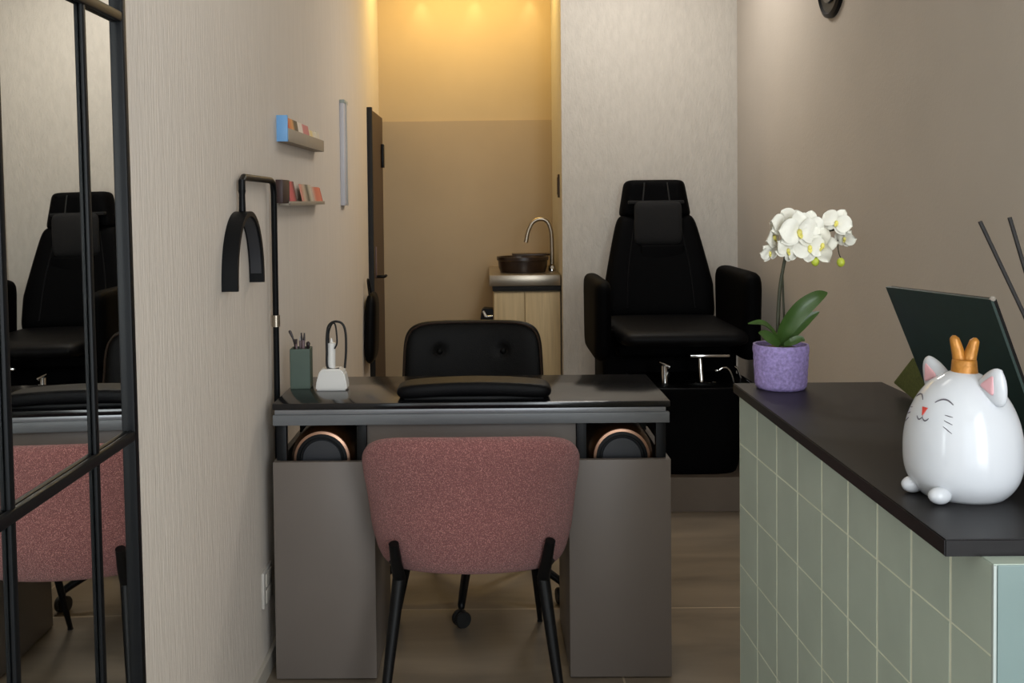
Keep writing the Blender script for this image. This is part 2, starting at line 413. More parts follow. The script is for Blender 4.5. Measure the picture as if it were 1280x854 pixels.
zz = z0+.007
b = B(); box(b, XL+.005, XL+.026, ycut(350, 240)-.02, ycut(357, 240), zz, zt, .002)
tag(finish(b, 'sample_box', 'sw_dark'), 'dark brown little box at the near end of the lower ledge', 'box')
card('sample_card', ycut(358, 240), ycut(366, 240), zz, zt-.002, XL+.012, 'sw_red', 'crimson and dark sample card beside the brown box on lower ledge')
card('sample_card', ycut(374, 240), ycut(387, 240), zz, zt-.008, XL+.012, 'sw_mix', 'sample card with dark green blotch, middle of the lower ledge')
card('sample_card', ycut(388, 240), ycut(398, 240), zz, zt-.014, XL+.012, 'sw_coral', 'coral sample card right of the dark green one on lower ledge')
card('sample_card', ycut(399, 240), yf-.004, zz, zt-.016, XL+.012, 'sw_salmon', 'narrow salmon sample card at the far end of the lower ledge')
# ------------------------------------------------------------------ mirror with black grid, on the left wall
XM = -.573
def my(px): return aX(px, 300, XM+.009).y
yR, y2, y1 = my(165), my(117.5), my(9)
step = (y2-y1)
ys_ = [yR-.006, y2, y1, y1-step, y1-2*step, y1-2*step-(yR-y2)+.006]
zlow, zhigh = .015, 2.28
t = thing('wall_mirror', 'tall mirror with black metal grid frame standing against the left wall', 'mirror', (XM, (ys_[0]+ys_[-1])/2, zlow))
lean = Matrix.Rotation(math.radians(-.6), 3, 'Y'); piv = (XM, 1, 1.2)
b = B(); box(b, XM-.006, XM-.001, ys_[-1], ys_[0], zlow+.01, zhigh-.01, rot=lean, piv=piv)
mm = bpy.data.materials.new('mirror_glass'); mm.use_nodes = True
pb = mm.node_tree.nodes['Principled BSDF']; pb.inputs['Metallic'].default_value = 1; pb.inputs['Roughness'].default_value = .008
pb.inputs['Base Color'].default_value = (.97, .98, .95, 1)
finish(b, 'glass', mm, t, False)
bw = .009
b = B()
for (ya, yb, za, zb2) in ((ys_[0]-bw, ys_[0]+bw, zlow, zhigh), (ys_[-1]-bw, ys_[-1]+bw, zlow, zhigh), (ys_[-1], ys_[0], zlow, zlow+.026), (ys_[-1], ys_[0], zhigh-.026, zhigh)):
    box(b, XM-.012, XM+.010, ya, yb, za, zb2, .003, rot=lean, piv=piv)
finish(b, 'outer_frame', 'black_metal', t)
for yy in ys_[1:-1]:
    b = B(); box(b, XM-.001, XM+.006, yy-.0075, yy+.0075, zlow+.02, zhigh-.02, .004, rot=lean, piv=piv); finish(b, 'vertical_bar', 'black_metal', t)
za = aX(163, 550, XM+.014).z; zb2 = aX(135, 8, XM+.014).z
for zz in (za, zb2, za-.66):
    b = B(); box(b, XM-.001, XM+.0095, ys_[-1]+.005, ys_[0]-.005, zz-.0085, zz+.0085, .004, rot=lean, piv=piv); finish(b, 'cross_bar', 'black_metal', t)
# ------------------------------------------------------------------ manicure desk
YD = 2.72
zT = aY(590, 503, YD).z; zT2 = aY(590, 511, YD).z
zA0 = aY(590, 530, YD).z; zA1 = aY(590, 517, YD).z; zP = aY(590, 576, YD).z
xl, xr = aY(340, 505, YD).x, aY(838, 505, YD).x
YDb = aZ(590, 469.5, zT).y
t = thing('manicure_desk', 'grey manicure desk with a glossy black top and open kneehole, behind the pink chair', 'desk', ((xl+xr)/2, (YD+YDb)/2, 0))
b = B(); box(b, xl, xr, YD, YDb, zT2, zT, .003); finish(b, 'desktop', 'desk_glass', t)
b = B(); box(b, xl+.006, xr-.012, YD+.001, YDb-.01, zA1, zT2, .001); finish(b, 'edge_strip', 'desk_edge', t)
b = B(); box(b, xl+.002, xr-.003, YD-.004, YD+.012, zA0, zA1, .001)
box(b, xl+.01, xl+.02, YD+.012, YDb-.02, zA0, zA1); box(b, xr-.02, xr-.01, YD+.012, YDb-.02, zA0, zA1); box(b, xl+.01, xr-.01, YDb-.02, YDb-.01, zA0, zA1)
finish(b, 'apron', 'desk_grey', t)
xa, xb, xc, xd = aY(341.5, 600, YD).x, aY(468, 600, YD).x, aY(711, 600, YD).x, aY(838.5, 600, YD).x
for (x0, x1) in ((xa, xb), (xc, xd)):
    b = B(); box(b, x0, x1, YD-.002, YD+.016, .004, zP, .0015)
    box(b, x0, x0+.016, YD+.016, YDb-.02, .004, zP, .001); box(b, x1-.016, x1, YD+.016, YDb-.02, .004, zP, .001)
    box(b, x0+.016, x1-.016, YDb-.036, YDb-.02, .004, zP, .001); box(b, x0+.016, x1-.016, YD+.016, YDb-.036, zP-.11, zP-.094)
    finish(b, 'cabinet_body', 'desk_panel', t)
pw = .022
for px in (352, 452, 727, 826):
    c = aY(px, 550, YD+.02).x
    for ya in (YD+.018, YDb-.06):
        b = B(); box(b, c-.013, c+.013, ya, ya+.022, zP-.094, zA0, .001); finish(b, 'post', 'black_metal', t)
b = B(); box(b, xa+.02, xb-.02, YDb-.035, YDb-.025, zP-.05, zA0)  # black sheets added to stand in for the dark of the open compartment backs
finish(b, 'dark_backing', 'black_dull', t)
b = B(); box(b, xc+.02, xd-.02, YDb-.035, YDb-.025, zP-.05, zA0)
finish(b, 'dark_backing', 'black_dull', t)
xm0, xm1 = aY(459, 550, YD+.03).x, aY(720, 550, YD+.03).x
b = B(); box(b, xm0, xm1, YD+.03, YD+.045, zP-.06, zA0, .001); finish(b, 'modesty_panel', 'desk_panel', t)
# round devices in the compartments
def device(cx_px, label):
    c = aY(cx_px, 577, YD+.05); zc = zP-.094+.088+.002
    R0 = .088
    t = thing('dust_collector', label, 'device', (c.x, YD+.12, zP-.094), 'round devices in the desk compartments')
    my_ = Matrix.Rotation(PI/2, 3, 'X')      # local z -> -y
    def dl(bm, prof): return lathe(bm, prof, (c.x, YD+.045, zc), 48, my_, cap=False)
    b = B(); dl(b, [(0, -.20), (R0*.9, -.20), (R0, -.18), (R0, -.05), (R0*.97, -.02), (R0*.86, -.006), (0, -.004)]); sh = finish(b, 'shell', 'bronze', t)
    b = B(); dl(b, [(R0*.78, -.006), (R0*.85, -.006), (R0*.855, .002), (R0*.78, .004), (R0*.78, -.006)]) ; finish(b, 'rim', 'rose_gold', t)
    b = B(); dl(b, [(0, -.002), (R0*.78, -.002), (R0*.78, .002), (R0*.68, .003), (R0*.66, .0), (0, .0)]); 
    finish(b, 'face', 'black_metal', t)
    b = B(); dl(b, [(0, .0005), (R0*.60, .0005), (R0*.58, .003), (0, .004)]); finish(b, 'grille', 'disc', t)
device(403, 'round black device with a rose gold rim in the left desk compartment')
device(777, 'round black device with a rose gold rim in the right desk compartment')
# ------------------------------------------------------------------ hand rest on desk
c = aZ(593, 492, zT)
t = thing('hand_rest', 'low curved black leather hand cushion on the front of the desk', 'cushion', (c.x, YD+.075, zT))
hw = (aY(691, 495, YD+.02).x-aY(496, 495, YD+.02).x)/2
def hr(a, cc):
    return Vector((c.x+hw*a, YD+.075+.058*cc, zT+.0195+.011*(1-a*a)))
b = B(); plate(b, hr, .038, 34, 20, 18, 8); finish(b, 'pad', 'leather2', t)
b = B(); box(b, c.x-hw*.9, c.x+hw*.9, YD+.04, YD+.11, zT, zT+.008, .002); finish(b, 'pad_base', 'black_dull', t)
# ------------------------------------------------------------------ green cup with tools
g = aZ(378, 486, zT); gy = g.y+.02
s_ = (aY(394, 470, gy).x - aY(363, 470, gy).x)
gh = aY(378, 436, gy-.02).z - zT
gx = aY(377, 470, gy).x
t = thing('pen_cup', 'square sage green cup of nail tools on the left of the desk', 'cup', (gx, gy, zT))
b = B(); rg = Matrix.Rotation(math.radians(2), 3, 'Z'); hs = .0285
for (x0, x1, y0, y1, zz0, zz1) in ((-hs, hs, -hs, -hs+.003, 0, gh), (-hs, hs, hs-.003, hs, 0, gh), (-hs, -hs+.003, -hs, hs, 0, gh), (hs-.003, hs, -hs, hs, 0, gh), (-hs, hs, -hs, hs, 0, .004)):
    box(b, gx+x0, gx+x1, gy+y0, gy+y1, zT+zz0, zT+zz1, .0008, 1, rg, (gx, gy, zT))
finish(b, 'cup_body', 'green_cup', t)
def tool(name, label, parts, grp='nail tools in the green cup'):
    base = parts[0][1][0]
    t = thing(name, label, 'tool', (base[0], base[1], base[2]), grp)
    for (pn, pts, r, m, sm) in parts:
        b = B(); tube(b, pts, r, 8, sm); finish(b, pn, m, t)
zi = zT+.006; zr = zT+gh
def P(dx, dy, dz): return (gx+dx, gy+dy, zr+dz)
tool('nail_brush', 'long dark brush leaning far left out of the green cup', [('handle', [(gx-.008, gy, zi), P(-.018, .0, .01), P(-.024, 0, .03)], .0028, 'tool_dark', 0), ('tip', [P(-.024, 0, .03), P(-.031, 0, .046), P(-.033, 0, .050)], [.0032, .0045, .003], 'tool_dark', 0)])
tool('cuticle_pusher', 'short mauve cuticle pusher second from left in the green cup', [('handle', [(gx-.006, gy-.008, zi), P(-.012, -.01, .012)], .0032, 'tool_mauve', 0), ('blade', [P(-.012, -.01, .012), P(-.013, -.01, .026)], [.0028, .0045], 'tool_dark', 0)])
tool('nail_file', 'pale thin nail file in the middle of the green cup', [('handle', [(gx, gy+.006, zi), P(-.004, .006, .02)], .003, 'tool_mauve', 0), ('blade', [P(-.004, .006, .02), P(-.003, .006, .032)], [.003, .002], 'socket', 0)])
tool('nail_clipper', 'dark upright nail nipper with two prongs in the green cup', [('handle', [(gx+.006, gy, zi), P(.006, 0, .022)], .0055, 'tool_mauve', 0), ('jaw', [P(.003, 0, .02), P(.001, 0, .043)], [.0035, .002], 'tool_dark', 0), ('jaw', [P(.009, 0, .02), P(.010, 0, .042)], [.0035, .002], 'tool_dark', 0)])
tool('round_brush', 'round headed dark brush at the right of the green cup', [('handle', [(gx+.014, gy, zi), P(.019, 0, .0)], .0025, 'tool_dark', 0), ('head', [P(.019, 0, -.002), P(.020, 0, .008), P(.0205, 0, .014), P(.021, 0, .018)], [.003, .0062, .0058, .002], 'tool_dark', 4)])
# ------------------------------------------------------------------ white nail drill
c = aZ(415, 489, zT); dy = c.y+.035
dx = aY(415.5, 480, dy).x; k = dy/F
t = thing('nail_drill', 'white electric nail drill on its faceted base with a black looped cable', 'nail drill', (dx, dy, zT))
b = B()
hb = .068; wb = 19.5*k
prof = [(-wb, 0), (-wb*.93, hb*.45), (-wb*.72, hb*.92), (-wb*.6, hb), (wb*.62, hb), (wb*.85, hb*.8), (wb, hb*.3), (wb, 0)]
prof = [(x, z*26/(.068/k)*1.0) for x, z in prof]
prism(b, [(dx+x, dy-.028, zT+z*1.02) for x, z in prof], (0, .056, 0))
bmesh.ops.bevel(b, geom=b.edges[:], offset=.004, segments=2, affect='EDGES')
finish(b, 'base_unit', 'white_plastic', t, True, 25)
zt_ = zT + 26*k*1.0
b = B(); tube(b, [(dx-.002, dy, zt_-.006), (dx-.002, dy, zt_+.02), (dx-.001, dy, zt_+32*k), (dx-.001, dy, zt_+33*k)], [.0115, .012, .0115, .007], 16, 0)
tube(b, [(dx-.001, dy, zt_+33*k), (dx-.001, dy, zt_+38*k)], [.005, .002], 10); finish(b, 'handpiece', 'white_plastic', t)
b = B(); tube(b, [aY(a, c_, dy-.013) for a, c_ in ((424, 461), (415, 462), (409, 458), (408.5, 440), (408.5, 420), (411, 407), (419, 402), (428, 405), (432, 417), (432.5, 440), (431, 460))], .0034, 8, 5); finish(b, 'cable', 'rubber', t)
b = B(); tube(b, [aY(a, c_, dy-.006) for a, c_ in ((411, 459), (411, 430), (411, 416), (415, 405), (419, 406), (421, 420), (421, 430), (418, 436))], .0024, 8, 5); finish(b, 'cable', 'rubber', t)
# ------------------------------------------------------------------ half-moon lamp on a pole at the desk's left
xp = XL+.017
pt = aX(342, 226, xp); py_ = pt.y; zp = pt.z
t = thing('desk_lamp', 'black half moon arch lamp on a tall pole beside the desk', 'lamp', (xp, py_, 0))
arm_y = py_-.375
b = B(); tube(b, [(xp, py_, .02), (xp, py_, zp-.035), (xp, py_-.012, zp-.008), (xp, py_-.04, zp), (xp, arm_y+.02, zp+.002), (xp, arm_y, zp-.008), (xp, arm_y, zp-.03)], .0085, 12); finish(b, 'pole', 'black_metal', t)
b = B(); tube(b, [(xp, py_, .0), (xp, py_, .02)], .013, 12); finish(b, 'pole_foot', 'rubber', t)
zc_ = aX(342, 402, xp).z
b = B(); tube(b, [(xp, py_, zc_-.018), (xp, py_, zc_+.014)], .0115, 14); finish(b, 'collar', 'steel', t)
za_ = aX(308, 264, xp).z
b = B(); tube(b, [(xp, arm_y, zp-.03), (xp, arm_y, (zp+za_)/2), (xp, arm_y, za_)], [.0095, .0075, .0085], 12); finish(b, 'drop_tube', 'black_metal', t)
yn_, zn_ = aX(286, 365, xp).y, aX(286, 365, xp).z
hwid = arm_y-yn_; ht = za_-zn_
b = B(); ro, ri = 1.0, .95
N = 28; rings = []
for i in range(N+1):
    a = PI*i/N
    sa = math.sin(a)
    yo, zo = -math.cos(a)*hwid, math.sin(a)**.85*ht if sa > 0 else 0
    dir_ = Vector((0, -math.cos(a), math.sin(a)))
    o_ = Vector((0, arm_y+yo, zn_+zo)); i_ = o_-dir_*.012
    w = .0185
    rings.append([b.verts.new((xp-w+.002, o_.y, o_.z)), b.verts.new((xp+w+.002, o_.y, o_.z)), b.verts.new((xp+w+.002, i_.y, i_.z)), b.verts.new((xp-w+.002, i_.y, i_.z))])
for i in range(N):
    for k_ in range(4):
        b.faces.new((rings[i][k_], rings[i][(k_+1) % 4], rings[i+1][(k_+1) % 4], rings[i+1][k_]))
b.faces.new(rings[0]); b.faces.new(rings[-1])
finish(b, 'arch', 'black_metal', t)
b = B(); rings = []
for i in range(N+1):
    a = PI*(.03+.94*i/N)
    dir_ = Vector((0, -math.cos(a), math.sin(a)))
    o_ = Vector((0, arm_y-math.cos(a)*hwid, zn_+math.sin(a)**.85*ht))-dir_*.0125; i_ = o_-dir_*.002
    rings.append([b.verts.new((xp-.012, o_.y, o_.z)), b.verts.new((xp+.015, o_.y, o_.z)), b.verts.new((xp+.015, i_.y, i_.z)), b.verts.new((xp-.012, i_.y, i_.z))])
for i in range(N):
    for k_ in range(4):
        b.faces.new((rings[i][k_], rings[i][(k_+1) % 4], rings[i+1][(k_+1) % 4], rings[i+1][k_]))
b.faces.new(rings[0]); b.faces.new(rings[-1])
finish(b, 'diffuser', 'disc', t)
# ------------------------------------------------------------------ wall socket
so = aX(326.5, 732, XL); so2 = aX(337, 732, XL)
zt, zb_ = aX(332, 708, XL).z, aX(330, 757, XL).z
t = thing('wall_socket', 'light plastic double socket low on left wall beside the desk', 'socket', (XL, (so.y+so2.y)/2, zb_))
b = B(); box(b, XL, XL+.008, so.y, so2.y, zb_, zt, .002); finish(b, 'cover_plate', 'socket', t)
for zz in ((zt*.73+zb_*.27), (zt*.27+zb_*.73)):
    b = B(); box(b, XL+.007, XL+.011, so.y+.02, so2.y-.02, zz-.018, zz+.018, .002); finish(b, 'socket_insert', 'base', t)
# ------------------------------------------------------------------ pink boucle chair
YC = 2.45; cx = aY(588, 620, YC).x
zt = aY(588, 546, YC).z; zb_ = aY(588, 728, YC).z
zc_ = (zt+zb_)/2; hh = (zt-zb_)/2
hwT = (aY(724, 600, YC+.08).x-aY(452.5, 600, YC+.08).x)/2
t = thing('dining_chair', 'dusty pink boucle chair with thin black legs, pulled up to the desk', 'chair', (cx, YC+.25, 0))
def shell(a, c):
    w = hwT*(1-.075*max(0, .7-c)-.05*max(0, -.4-c))
    x = w*math.sin(a*1.15)/math.sin(1.15)
    yw = .13*(1-math.cos(a*1.3))/(1-math.cos(1.3))
    z = zc_ + hh*c - .034*(a*a)*(-c if c < 0 else 0) - .022*(a*a)*max(0, c)
    y = YC + yw*(1-.25*c) + .02 + .05*max(0, -c)**2 - .03*max(0, c)
    return Vector((cx+x, y, z))
b = B(); plate(b, shell, .052, 40, 36, 10, 6); finish(b, 'backrest', 'boucle', t)
zs = zb_+.10
def seat(a, c): return Vector((cx+.215*a*(1-.08*c), YC+.30+.225*c, zs+.0))
b = B(); plate(b, seat, .09, 24, 24, 6, 3.2); finish(b, 'seat', 'boucle', t)
b = B(); box(b, cx-.17, cx+.17, YC+.12, YC+.45, zs-.06, zs-.04, .006)
tube(b, [(cx-.20, YC+.10, zb_+.01), (cx-.12, YC+.14, zs-.05), (cx+.12, YC+.14, zs-.05), (cx+.20, YC+.10, zb_+.01)], .009, 8, 4)
finish(b, 'seat_frame', 'stick_leg', t)
def lerp(a, b_, f): return a+(b_-a)*f
# rear legs: flat bracket against the shell, then tapering tube out to the floor
for s, (bt, bb, lf) in ((-1, ((492, 680), (499, 722), (483, 860))), (1, ((688, 676), (679, 722), (699, 860)))):
    yb = YC+.045
    A = aY(bt[0], bt[1], yb-.0); Bp = aY(bb[0], bb[1], yb+.055)
    b = B(); tube(b, [A+Vector((0, .0, 0)), lerp(A, Bp, .5)+Vector((0, -.006, 0)), Bp], [.0125, .014, .0165], 12, 0); finish(b, 'bracket', 'stick_leg', t)
    # leg foot on the floor
    L = aY(lf[0], lf[1], yb-.02); d = L-Bp; f = (Bp.z-.004)/(Bp.z-L.z); foot = Bp+d*f
    b = B(); tube(b, [Bp, lerp(Bp, foot, .5), foot], [.0165, .0135, .0095], 12); leg = finish(b, 'leg', 'stick_leg', t)
    b = B(); tube(b, [foot, foot-Vector((0, 0, .004))], .0105, 12); finish(b, 'leg_glide', 'rubber', leg)
for s, foot_px in ((-1, (497, 772)), (1, (675, 775))):
    foot = aZ(foot_px[0], foot_px[1], .004); top = Vector((cx+s*.155, YC+.40, zs-.05))
    b = B(); tube(b, [top, lerp(top, foot, .5), foot], [.014, .0115, .0075], 12); leg = finish(b, 'leg', 'stick_leg', t)
    b = B(); tube(b, [foot, foot-Vector((0, 0, .004))], .0085, 12); finish(b, 'leg_glide', 'rubber', leg)
# ------------------------------------------------------------------ rolling chair behind the desk
YO = 3.60
cx2 = aY(591, 440, YO).x; zt = aY(591, 401, YO).z; hw2 = (aY(678.5, 440, YO).x-aY(503.5, 440, YO).x)/2
hh2 = .20; zc2 = zt-hh2
t = thing('office_chair', 'dark button tufted swivel chair on castors behind the desk', 'chair', (cx2, 3.38, 0))
buttons = [(-.48, .06+.42), (.44, .06+.42), (-.48, -.45), (.44, -.45)]
def ob(a, c): return Vector((cx2+hw2*a*(1-.03*c), YO-.04*a*a+.03*c, zc2+hh2*c))
def dent(a, c):
    d = 0
    for (ba, bc) in buttons:
        rr = ((a-ba)*hw2)**2+((c-bc)*hh2)**2
        d -= .011*math.exp(-rr/.00035)
    return d
b = B(); plate(b, ob, .06, 64, 50, 8, 6.5, dent)
bk = finish(b, 'backrest', 'leather_tuft', t)
b = B()
pts = []
for i in range(64):
    an = 2*PI*i/64; ca, sa = math.cos(an), math.sin(an)
    kk = 1/((abs(ca)**6.5+abs(sa)**6.5)**(1/6.5))
    pts.append(ob(ca*kk*.97, sa*kk*.97)+Vector((0, -.026, 0)))
tube(b, pts+[pts[0]], .0035, 6, 0, False); finish(b, 'piping', 'basin', bk)
for (ba, bc) in buttons:
    p = ob(ba, bc); b = B(); ellipsoid(b, p+Vector((0, -.024, 0)), .011, .006, .011, None, 12); finish(b, 'button', 'leather_tuft', bk)
b = B(); plate(b, lambda a, c: Vector((cx2+.23*a, 3.36+.21*c, .46)), .08, 20, 20, 6, 4); finish(b, 'seat', 'leather_tuft', t)
b = B(); box(b, cx2-.03, cx2+.03, 3.50, 3.66, .41, .425, .003); tube(b, [(cx2, 3.62, .42), (cx2, 3.665, .45), (cx2, 3.65, .60)], .014, 8, 4); finish(b, 'back_bar', 'black_metal', t)
b = B(); tube(b, [(cx2, 3.36, .11), (cx2, 3.36, .25)], .028, 16); tube(b, [(cx2, 3.36, .25), (cx2, 3.36, .43)], .016, 16); finish(b, 'gas_lift', 'black_metal', t)
fc = aZ(577, 784, 0)
a0 = math.atan2(fc.y-3.36, fc.x-cx2); RR = math.hypot(fc.y-3.36, fc.x-cx2)
for i in range(5):
    a = a0+i*2*PI/5; d = Vector((math.cos(a), math.sin(a), 0)); c0 = Vector((cx2, 3.36, 0))
    b = B(); tube(b, [c0+Vector((0, 0, .13)), c0+d*RR*.5+Vector((0, 0, .135)), c0+d*RR*.95+Vector((0, 0, .075)), c0+d*RR+Vector((0, 0, .055))], [.018, .015, .012, .009], 10, 4); lg = finish(b, 'leg', 'black_metal', t)
    p = c0+d*RR; ax = Matrix.Rotation(a+.6, 3, 'Z') @ Matrix.Rotation(PI/2, 3, 'Y')
    b = B()
    for sgn in (-1, 1):
        lathe(b, [(0, -.008), (.022, -.008), (.025, -.004), (.025, .004), (.022, .008), (0, .008)], p+Vector((0, 0, .0255))+ax @ Vector((0, 0, sgn*.011)), 18, ax)
    finish(b, 'castor', 'rubber', lg)
# ------------------------------------------------------------------ spa pedicure chair on a plinth
XP = .812
pl = aZ(880, 640, 0); Ypl = pl.y
zpl = aY(880, 597, Ypl).z
b = B(); box(b, .44, XR-.005, Ypl, YB-.005, 0, zpl, .002)
tag(finish(b, 'plinth', 'plinth', None, False), 'low dark brown platform under the black pedicure chair', 'platform')
t = thing('pedicure_chair', 'large black leather pedicure chair with foot basin on a brown platform', 'chair', (XP, 4.7, zpl))
zs = aY(850, 412, 4.30).z
# base
def basef(a, c): return Vector((XP+.33*a*(1+.02*c), 4.68, (zpl+zs-.07)/2+c*((zs-.07)-zpl)/2))
b = B(); box(b, XP-.30, XP+.30, 4.62, 5.0, zpl+.001, zs-.07, .03, 4); finish(b, 'base', 'leather', t)
# tub
zr_ = aY(870, 484, Ypl+.06).z
b = B()
ty = Ypl+.03
N = 40
def tubring(sx_, y0, dep, z):
    out = []
    for i in range(N):
        a = 2*PI*i/N; ca, sa = math.cos(a), math.sin(a); kk = 1/((abs(ca)**4+abs(sa)**4)**.25)
        out.append(b.verts.new((XP+.03+sx_*ca*kk, y0+dep*sa*kk, z)))
    return out
yc_ = Ypl+.235
levels = [(.19, .19, zpl+.001), (.20, .20, zpl+.03), (.225, .215, zpl+.18), (.25, .225, zr_-.03), (.262, .232, zr_-.01), (.262, .232, zr_)]
rs = [tubring(x, yc_, y, z) for x, y, z in levels]
b.faces.new(rs[0])
for i in range(len(rs)-1):
    for k_ in range(N): b.faces.new((rs[i][k_], rs[i][(k_+1) % N], rs[i+1][(k_+1) % N], rs[i+1][k_]))
b.faces.new(rs[-1])
tb = finish(b, 'foot_basin', 'leather', t)
b = B(); pts = []
for i in range(49):
    a = 2*PI*i/48; ca, sa = math.cos(a), math.sin(a); kk = 1/((abs(ca)**4+abs(sa)**4)**.25)
    pts.append((XP+.03+.25*ca*kk, yc_+.22*sa*kk, zr_+.001))
tube(b, pts, .0035, 8, 0, False); finish(b, 'basin_rim', 'tablet_rim', tb)
# seat cushion
zf = zs
b = B(); plate(b, lambda a, c: Vector((XP+a*.268, 4.60+c*.37, zf-.036)), .07, 26, 26, 16, 12); finish(b, 'seat', 'leather2', t)
b = B(); box(b, XP-.25, XP+.25, 4.50, 4.64, zf-.15, zf-.085, .02, 3); finish(b, 'leg_pad', 'leather', t)
# backrest
yb0, yb1 = 4.90, 5.03
ztb = aY(820, 268, yb1).z; zbb = zf-.03
wb0 = (aY(893, 395, yb0).x-aY(757, 395, yb0).x)/2; xc0 = (aY(893, 395, yb0).x+aY(757, 395, yb0).x)/2
wb1 = (aY(865, 270, yb1).x-aY(772, 270, yb1).x)/2; xc1 = (aY(865, 270, yb1).x+aY(772, 270, yb1).x)/2
def backf(a, c):
    f = (c+1)/2; ff = max(f, 0)**1.05
    w = wb1+(wb0-wb1)*min(1, max(0, (1-ff)/.68))**.9; return Vector((lerp(xc0, xc1, f)+w*a, lerp(yb0, yb1, f)-.02*a*a, lerp(zbb, ztb, f)))
b = B(); plate(b, backf, .10, 30, 36, 10, 14); finish(b, 'backrest', 'leather', t)
# side wings seam ridge
for s in (-1, 1):
    b = B(); tube(b, [backf(s*.62, -.75)+Vector((0, -.048, 0)), backf(s*.60, 0)+Vector((0, -.05, 0)), backf(s*.56, .9)+Vector((0, -.048, 0))], .005, 8, 6); finish(b, 'seam', 'leather2', t)
# head rest
zh0 = ztb-.014; zh1 = aY(820, 225, yb1+.02).z
wh0 = (aY(863, 262, yb1).x-aY(773, 262, yb1).x)/2; wh1 = (aY(855, 228, yb1).x-aY(782, 228, yb1).x)/2; xh = (aY(863, 262, yb1).x+aY(773, 262, yb1).x)/2
def headf(a, c):
    f = (c+1)/2; return Vector((xh+lerp(wh0, wh1, f)*a+.0, yb1+.012*f-.02*a*a, lerp(zh0, zh1, f)))
b = B(); plate(b, headf, .11, 24, 20, 10, 10); hd = finish(b, 'headrest', 'leather', t)
for s in (-.42, .42):
    b = B(); tube(b, [headf(s, -.8)+Vector((0, -.055, 0)), headf(s*.95, 0)+Vector((0, -.057, 0)), headf(s*.9, .85)+Vector((0, -.052, 0))], .004, 8, 6); finish(b, 'seam', 'rubber', hd)
# cushion hung on the backrest
q0, q1 = aY(793, 252, 4.93), aY(853, 306, 4.93)
b = B(); plate(b, lambda a, c: Vector(((q0.x+q1.x)/2+a*(q1.x-q0.x)/2, 4.945-.006*(1-c*c), (q0.z+q1.z)/2+c*(q0.z-q1.z)/2)), .035, 18, 18, 8, 9); finish(b, 'neck_cushion', 'towel', t)
b = B(); box(b, q0.x-.025, q1.x+.012, 4.945, 5.0, q0.z-.012, q0.z+.004, .004); finish(b, 'cushion_strap', 'towel', t)
q2, q3 = aY(800, 306, 4.95), aY(855, 353, 4.95)
b = B(); box(b, q2.x, q3.x, 4.925, 4.95, q3.z, q2.z, .01, 3); finish(b, 'lumbar_pad', 'leather', t)
# arms
for s in (-1, 1):
    xo = aY(744.5, 400, 4.27).x if s < 0 else aY(957, 400, 4.27).x
    xi = aY(767, 400, 4.27).x if s < 0 else aY(930, 400, 4.27).x
    za1 = aY(750, 352, 4.27).z if s < 0 else aY(940, 341, 4.27).z
    za0 = aY(750, 457, 4.27).z
    x0, x1 = min(xo, xi), max(xo, xi)
    def armf(a, c):
        hz = (za1-za0)/2; taper = 1-.0*c
        return Vector(((x0+x1)/2, 4.57-s*0+.30*a*(1-.06*(1-c)), (za0+za1)/2+hz*c))
    b = B(); plate(b, armf, abs(x1-x0), 26, 26, 14, 9); finish(b, 'armrest', 'leather', t)
    b = B(); box(b, min(x0+.02, XP+s*.29), max(x1-.02, XP+s*.29), 4.5, 4.62, za0+.05, za0+.10, .005); finish(b, 'arm_bracket', 'black_metal', t)
# chrome fittings on the basin
fz = zr_
def P4(px, py, Y): return aY(px, py, Y)
yf1 = Ypl+.16
p = P4(831, 481, yf1)
b = B(); base_z = zr_-.002
tube(b, [(p.x, yf1, base_z), (p.x, yf1, base_z+.02), (p.x-.002, yf1, base_z+.075)], [.016, .014, .012], 14)
tube(b, [(p.x+.008, yf1, base_z+.01), (p.x+.016, yf1-.012, base_z+.05)], [.009, .007], 10)
fa = finish(b, 'basin_tap', 'chrome', t)
b = B(); tube(b, [(p.x-.026, yf1-.01, base_z+.092), (p.x-.005, yf1, base_z+.083), (p.x+.02, yf1, base_z+.07)], [.005, .008, .010], 10); finish(b, 'tap_lever', 'chrome', fa)
p = P4(874, 478, Ypl+.20)
b = B(); lathe(b, [(0, 0), (.07, 0), (.072, .006), (.064, .01), (0, .012)], (p.x, Ypl+.15, zr_), 28, None, 1, .5)
tube(b, [(p.x, Ypl+.15, zr_+.005), (p.x-.002, Ypl+.17, aY(874, 447, Ypl+.17).z)], [.009, .008], 12)
fr = finish(b, 'foot_rest_post', 'chrome', t)
q = aY(884, 443, Ypl+.17)
b = B(); box(b, q.x-.075, q.x+.075, Ypl+.12, Ypl+.21, q.z-.008, q.z+.008, .006, 3); fp = finish(b, 'foot_rest', 'leather2', t)
b = B(); box(b, q.x-.082, q.x+.082, Ypl+.112, Ypl+.12, q.z-.004, q.z+.007, .003); finish(b, 'foot_rest_edge', 'chrome', fp)
b = B(); Yh = Ypl+.16
tube(b, [aY(a, c, Yh) for a, c in ((897, 464), (903, 460), (909, 460.5), (914, 468), (917, 478))], [.008, .008, .006, .005, .005], 12, 5)
ellipsoid(b, aY(897, 463, Yh), .014, .01, .008, None, 12); finish(b, 'hand_shower', 'chrome', t)
b = B(); tube(b, [aY(a, c, Yh+.08) for a, c in ((918, 458), (922, 462), (926, 475))], .006, 10, 5); finish(b, 'shower_hose', 'chrome', t)
